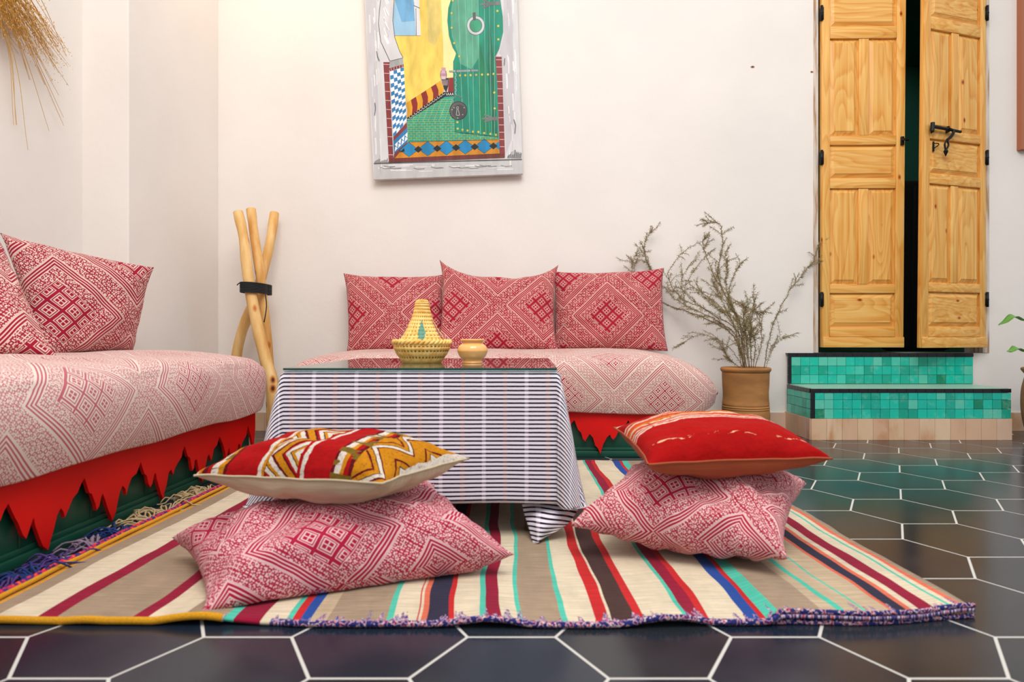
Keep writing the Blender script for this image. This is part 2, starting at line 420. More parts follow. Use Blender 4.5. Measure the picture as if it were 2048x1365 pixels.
# tiled steps
def zellige(name, cols):
    m = mat(name, rgb(30, 170, 140), .12, .6); E.nt = m.node_tree
    g = m.node_tree.nodes.new('ShaderNodeNewGeometry')
    a = ramp(m, g.outputs['Random Per Island'], cols, 'CONSTANT')
    n = tex(m, 'Noise', Scale=28, Detail=6, Roughness=.7); lk(m, coords(m), n.inputs['Vector'])
    k = ramp(m, n.outputs[0], [(.52, (0,0,0,1)), (.75, (.45,.45,.45,1))])
    lk(m, mix(m, k, a, rgb(150, 200, 180)), bs(m).inputs['Base Color'])
    lk(m, E(n.outputs[0])*.3+.02, bs(m).inputs['Roughness']); bump(m, n.outputs[0], .25, .002)
    return m
M_ZEL = zellige('turquoise_glazed_tile', [(0, rgb(18,172,148)), (.2, rgb(22,192,166)), (.42, rgb(14,162,136)), (.55, rgb(64,196,172)), (.68, rgb(18,184,160)), (.82, rgb(88,198,172)), (.92, rgb(10,136,100)), (.945, rgb(20,186,162))])
M_ZBLK = mat('black_glazed_tile', rgb(22, 24, 30), .18, .6)
M_MINT = mat('worn_mint_tread', rgb(150, 190, 168), .35, .5)
M_GR2 = mat('pale_grout', rgb(190, 190, 178), .9)
mb = MB(); SX0, SX1 = 1.203, 2.062; YF = 2.70; YU = 2.945; z1, z2, zb = .2215, .366, .092
mb.box((SX0+.008, YF+.008, 0), (SX1-.008, YW-.001, z1-.002), 0); mb.box((SX0+.008, YU+.006, 0), (2.072, YW-.001, z2-.002), 0)
rows = [(zb, zb+.0405), (zb+.0405, zb+.081), (zb+.081, z1-.019)]
for a_, b_ in rows:
    tiles_row(mb, (SX0+.018, YF+.008), (SX1, YF+.008), a_, b_, .0405, (0, -1, 0), .008, .0016, 1, .0006)
    tiles_row(mb, (SX0+.008, YU), (SX0+.008, YF+.006), a_, b_, .0405, (-1, 0, 0), .008, .0016, 1, .0006)
    tiles_row(mb, (SX0, YF+.007), (SX0+.018, YF+.007), a_, b_, .02, (0, -1, 0), .008, .0014, 2)
tiles_row(mb, (SX0, YF+.007), (SX1, YF+.007), z1-.019, z1-.001, .0405, (0, -1, 0), .009, .0016, 2)
tiles_row(mb, (SX0+.007, YU), (SX0+.007, YF+.006), z1-.019, z1-.001, .03, (-1, 0, 0), .009, .0016, 2)
tiles_row(mb, (SX0, YF+.006), (SX1, YF+.006), 0, zb, .066, (0, -1, 0), .012, .0012, 3); tiles_row(mb, (SX0+.006, YW), (SX0+.006, YF), 0, zb, .066, (-1, 0, 0), .010, .0012, 3)
for i in range(3):
    a_ = z1+.002+i*.0415; tiles_row(mb, (SX0+.018, YU+.006), (2.070, YU+.006), a_, a_+.0415, .0427, (0, -1, 0), .008, .0016, 1, .0006)
    tiles_row(mb, (SX0+.002, YU+.006), (SX0+.018, YU+.006), a_, a_+.0415, .02, (0, -1, 0), .008, .0014, 2)
tiles_row(mb, (SX0, YU+.006), (2.072, YU+.006), z2-.018, z2, .0427, (0, -1, 0), .009, .0016, 2)
mb.box((SX0+.012, YF+.014, z1-.004), (SX1-.004, YU+.004, z1), 4); mb.box((SX0, YU, z2-.003), (2.072, YW-.001, z2+.0005), 2)
o = mb.build('tiled_steps', [M_GR2, M_ZEL, M_ZBLK, M_TERRA, M_MINT], smooth=False)
tag(o, 'pair of turquoise tiled steps with black edging below the wooden door', 'steps')

# door frame and leaves
def zy(y): return H+(673-y)/424.7
mb = MB()
M_OLDW = mat('weathered_pale_wood', rgb(196, 176, 156), .85)
n_ = tex(M_OLDW, 'Noise', Scale=1, Detail=5); lk(M_OLDW, coords(M_OLDW, 'Object', (60, 60, 5)), n_.inputs['Vector'])
lk(M_OLDW, ramp(M_OLDW, n_.outputs[0], [(.35, rgb(170,132,96)), (.5, rgb(206,192,178)), (.7, rgb(226,216,206))]), bs(M_OLDW).inputs['Base Color'])
mb.box((DX0-.018, YW-.004, DZ0+.002), (DX0+.004, YW+.09, DZ1)); mb.box((DX1-.012, YW-.004, DZ0+.002), (DX1+.018, YW+.09, DZ1)); mb.box((DX0-.018, YW-.004, DZ1), (DX1+.018, YW+.09, DZ1+.05))
struct(mb.build('trim_1', M_OLDW, smooth=False))

def leaf(name, width, hinge_x, sign, ang, shear):
    """panelled pine leaf; local x runs from the hinge to the free edge"""
    Wd = width; T = .032
    cy = lambda Y: zy(Y/1.896)
    z_bot = cy(1318); z_top = cy(-52)
    root_loc = Vector((hinge_x, YW-.012, 0))
    def xf(c):
        x, y, z = c
        x = x*(1+shear*(z-z_bot)/1.65)
        ca, sa = math.cos(ang), math.sin(ang)
        return (hinge_x+sign*(x*ca)+sign*y*sa*0+(-sign*0), YW-.012+y*ca-x*sa, z)
    s = .0345*Wd/.375; u = Wd/303.0
    xl0, xl1, xr0, xr1, xm0, xm1 = 0, 28*u, 271*u, Wd, 134*u, 170*u
    fm = MB(); ph = MB()
    fm.box((0, -T/2, z_bot), (xl1, T/2, z_top), 0, .002, xf); fm.box((xr0, -T/2, z_bot), (Wd, T/2, z_top), 0, .002, xf)
    for Ya, Yb in ((158, 521), (722, 1080)): fm.box((xm0, -T/2+.001, cy(Yb)), (xm1, T/2, cy(Ya)), 0, .002, xf)
    for Ya, Yb in ((-52, -5), (112, 157), (522, 557), (682, 720), (1081, 1114), (1242, 1278)):
        ph.box((xl1+.0003, -T/2-.001, cy(Yb)), (xr0-.0003, T/2, cy(Ya)), 0, .003, xf)
    root = fm.build(name, M_PINE_V); finish(root, sharp=.5); root['kind'] = 'structure'
    o = ph.build('rail', M_PINE_H, root); finish(o, sharp=.5)
    def panel(xa, xb, Ya, Yb, m_):
        za, zb_ = cy(Yb), cy(Ya); q = MB(); d = .020
        q.box((xa, -T/2+.012, za), (xb, T/2-.006, zb_), 0, 0, xf)
        A = [(xa+.004, za+.004), (xb-.004, za+.004), (xb-.004, zb_-.004), (xa+.004, zb_-.004)]
        B = [(xa+d, za+d), (xb-d, za+d), (xb-d, zb_-d), (xa+d, zb_-d)]; y0 = -T/2+.0115; y1 = -T/2+.001
        C = [(xa+d+.002, za+d+.002), (xb-d-.002, za+d+.002), (xb-d-.002, zb_-d-.002), (xa+d+.002, zb_-d-.002)]
        for k in range(4):
            k2 = (k+1) % 4
            q.face([xf((A[k][0], y0, A[k][1])), xf((A[k2][0], y0, A[k2][1])), xf((B[k2][0], y1+.002, B[k2][1])), xf((B[k][0], y1+.002, B[k][1]))])
            q.face([xf((B[k][0], y1+.002, B[k][1])), xf((B[k2][0], y1+.002, B[k2][1])), xf((C[k2][0], y1, C[k2][1])), xf((C[k][0], y1, C[k][1]))])
        q.face([xf((x, y1, z)) for x, z in C])
        return finish(q.build('panel', m_, root, smooth=False), False)
    for Ya, Yb in ((-5, 112), (557, 682), (1114, 1242)): panel(xl1, xr0, Ya, Yb, M_PINE_H)
    for Ya, Yb in ((157, 522), (720, 1081)):
        panel(xl1, xm0, Ya, Yb, M_PINE_V); panel(xm1, xr0, Ya, Yb, M_PINE_V)
    q = MB(); q.box((.001, -T/2-.009, cy(1318)), (Wd-.001, -T/2, cy(1279)), 0, .002, xf); finish(q.build('kick_board', M_PINE_H, root), sharp=.5)
    for Y in (62, 605, 1138):
        q = MB(); q.tube([(hinge_x-sign*.004, YW-.03, cy(Y+28)), (hinge_x-sign*.004, YW-.03, cy(Y-28))], .0065, 10)
        q.tube([(hinge_x-sign*.004, YW-.03, cy(Y+1)), (hinge_x-sign*.004, YW-.03, cy(Y-1))], .008, 10); q.box((hinge_x-.006, YW-.03, cy(Y+24)), (hinge_x+.006, YW-.012, cy(Y-24)))
        q.build('hinge', M_IRON, root, label='black iron hinge')
    return root, xf, cy, Wd
d1, xf1, cy1, W1 = leaf('door_1', .374, DX0+.012, 1, math.radians(1.0), .035)
d2, xf2, cy2, W2 = leaf('door_2', .392, DX1-.014, -1, math.radians(17), -.055)
q = MB(); q.box((W1-.022, -.026, cy1(560)), (W1-.008, -.016, cy1(528)), 0, .002, xf1); q.tube([xf1((W1-.015, -.02, cy1(543))), xf1((W1-.015, -.045, cy1(543)))], .006, 10)
q.tube([xf1((W1-.006, -.036, cy1(543))), xf1((W1+.004, -.036, cy1(543)))], .007, 10); finish(q.build('keeper', M_IRON, d1, label='black iron bolt keeper'), sharp=.5)
# local x in door_2 runs from its right (hinge) edge, so the free edge is x = W2
def L2(X, Y, d=-.03): return Vector(xf2((W2*(1-(X-470)/(728-470)), d, cy2(Y))))
q = MB(); q.tube([L2(496, 519, -.036), L2(540, 521, -.036), L2(610, 526, -.036)], [.008, .007, .006], 10)
q.box((W2*(1-32/258.)-.004, -.034, cy2(538)), (W2*(1-32/258.)+.006, -.016, cy2(505)), 0, .002, xf2)
q.box((W2*(1-92/258.)-.004, -.04, cy2(532)), (W2*(1-92/258.)+.006, -.016, cy2(510)), 0, .002, xf2)
q.tube([L2(497, 505, -.036), L2(495, 535, -.036)], .009, 8)
q.tube(spline([L2(560, 522, -.042), L2(574, 530, -.047), L2(566, 548, -.05), L2(548, 566, -.048)], 12), [.0065]*13, 8)
q.tube(spline([L2(549, 564, -.05), L2(540, 580, -.046), L2(545, 602, -.044)], 8), .004, 8)
q.tube(spline([L2(549, 564, -.044), L2(555, 582, -.046), L2(546, 602, -.044)], 8), .004, 8)
q.tube([L2(546, 596, -.045), L2(545, 606, -.045), L2(545, 624, -.044)], [.004, .010, .001], 10)
finish(q.build('latch', M_IRON, d2, label='black iron sliding bolt with hanging leaf handle'), sharp=.6)
q = MB(); q.box((W2*(1-40/258.)-.004, -.022, cy2(604)), (W2*(1-40/258.)+.005, -.016, cy2(568)), 0, .001, xf2)
q.tube(spline([L2(510, 575, -.022), L2(522, 576, -.03), L2(524, 582, -.03), L2(512, 592, -.022)], 8), .0025, 6)
finish(q.build('staple', M_IRON, d2, label='black iron staple'), sharp=.6)

# framed window at the right edge
q = MB(); X0 = 2.292; zb_ = H+(673-300)/427.0
M_RW = mat('reddish_wood', rgb(170, 104, 72), .7)
q.box((X0, YW-.03, zb_), (X0+.5, YW, zb_+.035)); q.box((X0, YW-.03, zb_+.035), (X0+.013, YW, 2.15)); q.box((X0+.487, YW-.03, zb_+.035), (X0+.5, YW, 2.15)); q.box((X0, YW-.03, 2.15), (X0+.5, YW, 2.19))
wd = q.build('window_1', M_RW, smooth=False); struct(wd)
q = MB(); M_WHP = mat('white_painted_wood', rgb(225, 225, 220), .6); M_BG = mat('teal_glass', rgb(20, 90, 110), .1, .6)
q.box((X0+.013, YW-.02, zb_+.035), (X0+.026, YW-.004, 2.15))
for k in range(8): q.box((X0+.026, YW-.02, zb_+.09+k*.12), (X0+.487, YW-.006, zb_+.098+k*.12))
q.build('grille', M_WHP, wd, smooth=False)
q = MB(); q.box((X0+.013, YW-.006, zb_+.035), (X0+.487, YW-.001, 2.15)); q.build('pane', M_BG, wd, smooth=False)
for (hx, hy, r) in ((1505, 134, .011), (1623, 144, .009), (1628, 133, .005)):
    p = P(hx, hy, YW); q = MB()
    pts = [(p.x+r*math.cos(a*PI/5)*random.uniform(.6, 1), YW-.0012, p.z+r*.7*math.sin(a*PI/5)*random.uniform(.6, 1)) for a in range(10)]
    q.face(pts[::-1]); q.face([(p.x+(a[0]-p.x)*.45, YW-.002, p.z+(a[2]-p.z)*.45) for a in pts][::-1], 1)
    q.build('plaster_chip', [mat('bare_plaster', rgb(170, 130, 100), .9), mat('hole_dark', rgb(50, 36, 30), .9)], wb, smooth=False)

# ---------------------------------------------------------------- painting
PC = {}
def pm(c, rough=.55):
    if c not in PC:
        m = mat('paint_%d' % len(PC), rgb(*c), rough, .35)
        n = tex(m, 'Noise', Scale=1, Detail=5); lk(m, coords(m, 'Object', (30, 30, 9)), n.inputs['Vector'])
        cl = rgb(*c); k = .88 if sum(c) > 550 else .72
        lk(m, mix(m, ramp(m, n.outputs[0], [(.35, (0,0,0,1)), (.65, (1,1,1,1))]), tuple(v*k for v in cl[:3])+(1,), cl), bs(m).inputs['Base Color'])
        PC[c] = (len(PC), m)
    return PC[c][0]
YP = 2.925
pb = MB(); lay = [0]
def pc(cx, cy, off=0): p = P(720+cx/3.591, cy/3.591, YP); return Vector((p.x, YP-off, p.z))
def poly(pts, c):
    lay[0] += 1; o = .0001+lay[0]*.000006
    pb.face([pc(x, y, o) for x, y in pts][::-1], pm(c))
def stroke(pts, wd, c):
    lay[0] += 1; o = .0001+lay[0]*.000006; i = pm(c)
    for (x0, y0), (x1, y1) in zip(pts[:-1], pts[1:]):
        d = Vector((x1-x0, y1-y0)); L = d.length
        if L < 1e-6: continue
        d /= L; n = Vector((-d.y, d.x))*wd/2
        pb.face([pc(x0+n.x, y0+n.y, o), pc(x1+n.x, y1+n.y, o), pc(x1-n.x, y1-n.y, o), pc(x0-n.x, y0-n.y, o)], i)
def disc(x, y, rx, ry, c, n=16): poly([(x+rx*math.cos(2*PI*k/n), y+ry*math.sin(2*PI*k/n)) for k in range(n)], c)
BL, BR, TR, TL = (98, 1290), (1168, 1247), (1110, -620), (2, -620)
WHT = (214, 211, 210); GRY = (186, 182, 182); OUT = (70, 66, 66)
fr_ = [pc(*p) for p in (BL, BR, TR, TL)]; bk = [p+Vector((0, .024, 0)) for p in fr_]
i0 = pm(WHT)
for k in range(4):
    k2 = (k+1) % 4; pb.face([fr_[k], bk[k], bk[k2], fr_[k2]], i0)
pb.face(bk, i0); pb.face(fr_[::-1], i0)
random.seed(11)
poly([(100, 1178), (1163, 1148), (1168, 1247), (98, 1290)], (196, 194, 192))
poly([(28, -300), (90, -300), (130, 300), (120, 500), (150, 1160), (105, 1170), (60, 500)], (200, 196, 198))
poly([(1035, -300), (1075, -300), (1095, 200), (1110, 700), (1090, 1000), (1050, 1100), (1022, 420), (1000, 380), (1032, 250), (1030, 100)], (196, 190, 192))
for k in range(90):
    z = random.random()
    if z < .4: x, y, dx, dy = random.uniform(60, 150), random.uniform(-100, 1140), 4, random.uniform(40, 140)
    elif z < .7: x, y, dx, dy = random.uniform(1050, 1125), random.uniform(-100, 1080), 4, random.uniform(40, 140)
    else: x, y, dx, dy = random.uniform(120, 1000), random.uniform(1185, 1235), random.uniform(60, 140), -3
    if x < 40+y*.053+12: continue
    stroke([(x, y), (x+dx*.5+2, y+dy*.5), (x+dx, y+dy)], random.uniform(4, 12), random.choice([(232,230,228), (224,221,220), (188,184,184), (228,226,222), (202,198,198)]))
for x in range(105, 210, 7): stroke([(x, 1172), (x+2, 1172-random.uniform(10, 38))], 4, (110, 106, 106))
for x in range(1060, 1160, 6): stroke([(x, 1138), (x+3, 1138-random.uniform(10, 70)*(.5+(x-1060)/120))], 4, (92, 90, 90))
stroke([(100, 1176), (400, 1166), (1163, 1146)], 9, (96, 92, 90))
for k in range(14):
    x = random.uniform(120, 1100); y = random.uniform(1185, 1210); stroke([(x, y), (x+30, y+8), (x+80, y+4)], 5, (140, 138, 136))
YEL = (244, 208, 92)
poly([(255, -300), (600, -300), (600, 560), (580, 580), (330, 745), (310, 420), (285, 370), (250, 270), (236, 150), (245, 0)], YEL)
poly([(470, -300), (580, -300), (580, 220), (540, 330), (490, 300)], (226, 200, 110))
poly([(570, -300), (720, -300), (640, 60), (628, 160), (645, 280), (690, 385), (672, 440), (672, 565), (602, 565), (596, 300)], (250, 228, 156))
poly([(262, -300), (250, 0), (235, 130), (245, 258), (402, 258), (398, 60), (385, 0), (385, -300)], (112, 168, 206))
poly([(250, 0), (235, 130), (245, 258), (402, 258), (400, 150), (300, 160)], (150, 190, 214))
poly([(388, -300), (425, -300), (426, 60), (437, 258), (402, 257), (390, 60)], (216, 214, 216))
stroke([(385, 40), (430, 60)], 5, OUT); stroke([(402, 60), (404, 257)], 4, OUT); stroke([(245, 258), (437, 258)], 4, (170, 130, 60))
arch = [(175, -300), (155, -60), (140, 80), (133, 170), (150, 300), (215, 440)]
inner = [(310, 415), (285, 370), (250, 270), (236, 150), (245, 0), (268, -120), (300, -300)]
poly(arch+inner, (212, 208, 208)); 
for k in range(14):
    t = random.random(); y = random.uniform(-50, 360); stroke([(170+8*t, y), (190+20*t, y+60)], 8, random.choice([(236,234,232), (190,186,188)]))
stroke(arch, 4, OUT); stroke(inner, 4, OUT)
poly([(215, 440), (308, 417), (314, 462), (210, 492)], (176, 176, 174)); stroke([(215, 440), (308, 417)], 4, OUT)
MAR = (134, 52, 52)
poly([(168, 447), (215, 447), (210, 492), (214, 600), (240, 1135), (208, 1168)], MAR); poly([(210, 492), (313, 462), (315, 482), (216, 514)], MAR)
for k in range(11):
    y = 462+k*65; xa = 169+(y-447)*.056; stroke([(xa, y), (xa+43, y+2)], 4, (226, 190, 180))
for k in range(5): stroke([(225+k*20, 508-k*6), (224+k*20, 490-k*6)], 3, (226, 190, 180))
A, B, C_, D = (216, 514), (315, 482), (334, 872), (240, 990)
def bil(u, v): return tuple((A[i]*(1-u)+B[i]*u)*(1-v)+(D[i]*(1-u)+C_[i]*u)*v for i in (0, 1))
poly([A, B, C_, D], (238, 240, 242))
for i in range(4):
    for j in range(16):
        if (i+j) % 2: poly([bil(i/4, j/16), bil((i+1)/4, (j+.12)/16), bil((i+1)/4, (j+1.1)/16), bil(i/4, (j+1)/16)], (44, 128, 182))
poly([(240, 988), (336, 880), (338, 918), (240, 1016)], MAR)
poly([(240, 1016), (338, 918), (342, 1022), (246, 1108)], (44, 128, 182))
for i in range(4):
    x = 250+i*24; y = 1040-i*23
    poly([(x, y), (x+22, y-24), (x+18, y+20)], (238, 240, 242)); poly([(x, y+50), (x+22, y+26), (x+4, y+14)], (238, 240, 242))
poly([(342, 1018), (346, 1044), (252, 1138), (240, 1136), (246, 1106)], MAR)
def ln(p, q, t): return (p[0]+(q[0]-p[0])*t, p[1]+(q[1]-p[1])*t)
ta, tb, ba, bb_ = (330, 742), (582, 582), (335, 850), (602, 664)
for i in range(7):
    c = [(228, 164, 20), (140, 26, 24)][i % 2]
    a0, a1 = i/7, (i+1)/7; m0, m1 = ln(ln(ta, ba, .5), ln(tb, bb_, .5), a0), ln(ln(ta, ba, .5), ln(tb, bb_, .5), a1)
    poly([ln(ta, tb, a0), ln(ta, tb, a1), (m1[0]+8, m1[1]), ln(ba, bb_, a1), ln(ba, bb_, a0), (m0[0]+8, m0[1])], c)
poly([(640, 560), (673, 558), (675, 664), (632, 664)], (150, 30, 32)); poly([(582, 566), (638, 560), (634, 620), (620, 664), (604, 640)], (44, 36, 36))
for k in range(8): stroke([(588+k*6, 575), (592+k*5, 615)], 3, (170, 150, 150))
poly([(335, 850), (604, 662), (676, 662), (676, 692), (612, 696), (338, 870)], (30, 26, 24))
for k in range(15):
    t = k/14; x, y = (345+t*255, 856-t*180); stroke([(x-9, y-6), (x-6, y+4), (x+3, y+5), (x+9, y-4)], 3, (230, 226, 220))
for k in range(4): stroke([(618+k*16, 668), (622+k*16, 684), (630+k*16, 684), (634+k*16, 668)], 3, (230, 226, 220))
for yy, wd_, c in ((498, 15, (214, 150, 160)), (520, 22, (206, 170, 178)), (540, 23, (188, 140, 152)), (560, 18, (214, 182, 186))): poly([(600-wd_, yy-11), (600+wd_, yy-11), (600+wd_, yy+11), (600-wd_, yy+11)], c)
poly([(585, 486), (610, 486), (608, 500), (588, 500)], (206, 160, 170)); stroke([(584, 510), (577, 540), (584, 570)], 3, OUT); stroke([(614, 510), (623, 540), (616, 570)], 3, OUT)
GRN = (34, 168, 140)
poly([(338, 870), (612, 696), (676, 692), (690, 950), (996, 985), (1000, 1006), (345, 1022)], GRN)
y = 716; r = 0
while y < 1012:
    xl = 340 if y > 866 else 338+(868-y)*272/173.; xr = 684 if y < 955 else 1000
    if y > 955: xl = 342
    stroke([(xl, y), (xr, y-2)], 2.6, (190, 196, 90))
    x = xl+10+(r % 2)*18
    while x < xr-5: stroke([(x, y), (x, min(y+16, 1012))], 2.6, (190, 196, 90)); x += 38
    y += 16; r += 1
poly([(345, 1022), (1000, 1005), (1004, 1106), (250, 1140)], (214, 138, 20))
def sl(x): return -(x-250)*.045
for x in (352, 487, 622, 757, 892): 
    yb = 1083+sl(x)
    poly([(x-68, yb), (x, yb-55), (x+68, yb), (x, yb+50)], (24, 134, 186)); stroke([(x-68, yb), (x, yb-55), (x+68, yb), (x, yb+50), (x-68, yb)], 2.5, (60, 40, 20))
poly([(960, 1050), (1000, 1015), (1003, 1080)], (24, 134, 186))
for x in (419, 555, 690, 824, 958): yb = 1083+sl(x); poly([(x-30, yb), (x, yb-26), (x+30, yb), (x, yb+24)], (26, 26, 26))
poly([(284, 1098), (318, 1066), (322, 1090)], (26, 26, 26))
stroke([(345, 1022), (1000, 1005)], 3, (50, 40, 30)); stroke([(250, 1140), (1004, 1106)], 3, (50, 40, 30))
poly([(208, 1140), (1040, 1106), (1041, 1134), (209, 1168)], (120, 50, 44))
for x in range(230, 1030, 24): stroke([(x, 1140+sl(x)*.9), (x+3, 1160+sl(x)*.9)], 3, (90, 40, 34))
DG = (6, 142, 112)
door = [(720, -300), (660, -20), (635, 60), (628, 150), (640, 260), (665, 340), (692, 385), (672, 440), (672, 560), (685, 950), (995, 985), (986, 600), (978, 440), (968, 415), (1000, 350), (1028, 230), (1025, 120), (1005, -20), (950, -300)]
poly(door, DG)
poly([(690, -200), (850, -200), (852, 420), (800, 500), (720, 460), (700, 380), (660, 260), (650, 120)], (92, 170, 136))
poly([(860, 300), (905, 500), (925, 960), (860, 950), (850, 500)], (12, 128, 84)); poly([(930, 150), (960, 420), (965, 600), (985, 960), (940, 960), (915, 500)], (10, 110, 78))
for x0_, x1_ in ((700, 740), (748, 790), (800, 820), (845, 865), (890, 905), (925, 945), (965, 968)): stroke([(x0_, -200 if x0_ < 950 else 0), ((x0_+x1_)/2, 400), (x1_, 950+(x1_-690)*.1)], 2.2, (150, 210, 186))
stroke([(672, 440), (672, 560), (685, 950), (995, 985)], 3, (20, 80, 60))
NL = (206, 200, 96)
for x, y in ((668, 8), (660, 98), (661, 203), (678, 313), (715, 408), (988, 82), (994, 190), (995, 286), (720, 545), (758, 544), (796, 543), (836, 541), (878, 539), (920, 538), (960, 534), (966, 668), (969, 782), (701, 881), (703, 927), (738, 935), (774, 941), (813, 949), (852, 951), (893, 959), (938, 965), (977, 972)): disc(x, y, 10, 10, (110, 120, 60), 10); disc(x-1, y-1, 8, 8, NL, 10)
for rr, c in ((66, (110, 116, 112)), (62, (196, 200, 200)), (46, (100, 110, 106)), (41, (60, 160, 118))): disc(832, 186, rr, rr+4, c, 28)
poly([(808, 95), (830, 90), (834, 150), (812, 150)], (90, 92, 90)); poly([(640, 508), (845, 502), (850, 514), (700, 521), (642, 519)], (160, 166, 166))
stroke([(690, 500), (690, 522)], 6, (90, 94, 94)); stroke([(795, 498), (797, 518)], 6, (90, 94, 94))
for k in range(9): stroke([(684+k % 2*8, 525+k*18), (692-k % 2*8, 540+k*18)], 4, (190, 196, 200))
stroke([(664, 755), (668, 715), (690, 690), (712, 688), (735, 710), (740, 745)], 5, (120, 130, 130))
disc(707, 797, 64, 67, (40, 40, 40), 24); disc(707, 797, 59, 62, (98, 96, 94), 24); disc(712, 805, 50, 52, (76, 74, 74), 20)
disc(701, 777, 9, 10, (200, 196, 190), 10); disc(701, 777, 6, 7, (60, 58, 58), 10); stroke([(697, 787), (692, 830), (716, 830), (706, 787)], 3, (206, 202, 198))
for x, y in ((662, 790), (748, 776), (738, 826), (702, 850), (676, 776)): disc(x, y, 4, 4, (190, 186, 182), 8)
HG = (118, 118, 116)
poly([(875, 850), (930, 844), (990, 842), (990, 868), (930, 866), (876, 860)], HG); stroke([(892, 826), (940, 842)], 10, HG); stroke([(892, 878), (945, 862)], 10, HG)
poly([(858, 30), (930, 20), (1004, 8), (1008, 40), (940, 40), (858, 42)], HG); stroke([(880, 2), (935, 26)], 11, HG); stroke([(882, 60), (940, 36)], 11, HG)
poly([(972, 410), (1018, 410), (1041, 1110), (1004, 1110), (986, 600)], MAR)
for k in range(13):
    y = 432+k*52; xa = 974+(y-410)*.045; stroke([(xa+2, y), (1019+(y-410)*.031, y)], 4, (226, 190, 180))
for pts in ([(120, 370), (128, 410), (140, 440)], [(108, 740), (112, 780), (106, 830)], [(1040, 420), (1036, 470)], [(1105, 860), (1118, 900), (1112, 960)]): stroke(pts, 5, (90, 88, 88))
o = pb.build('painting', [m for i, m in sorted(PC.values(), key=lambda t: t[0])], smooth=False)
tag(o, 'unframed painting of a green studded door hanging crooked above the back bench', 'painting')

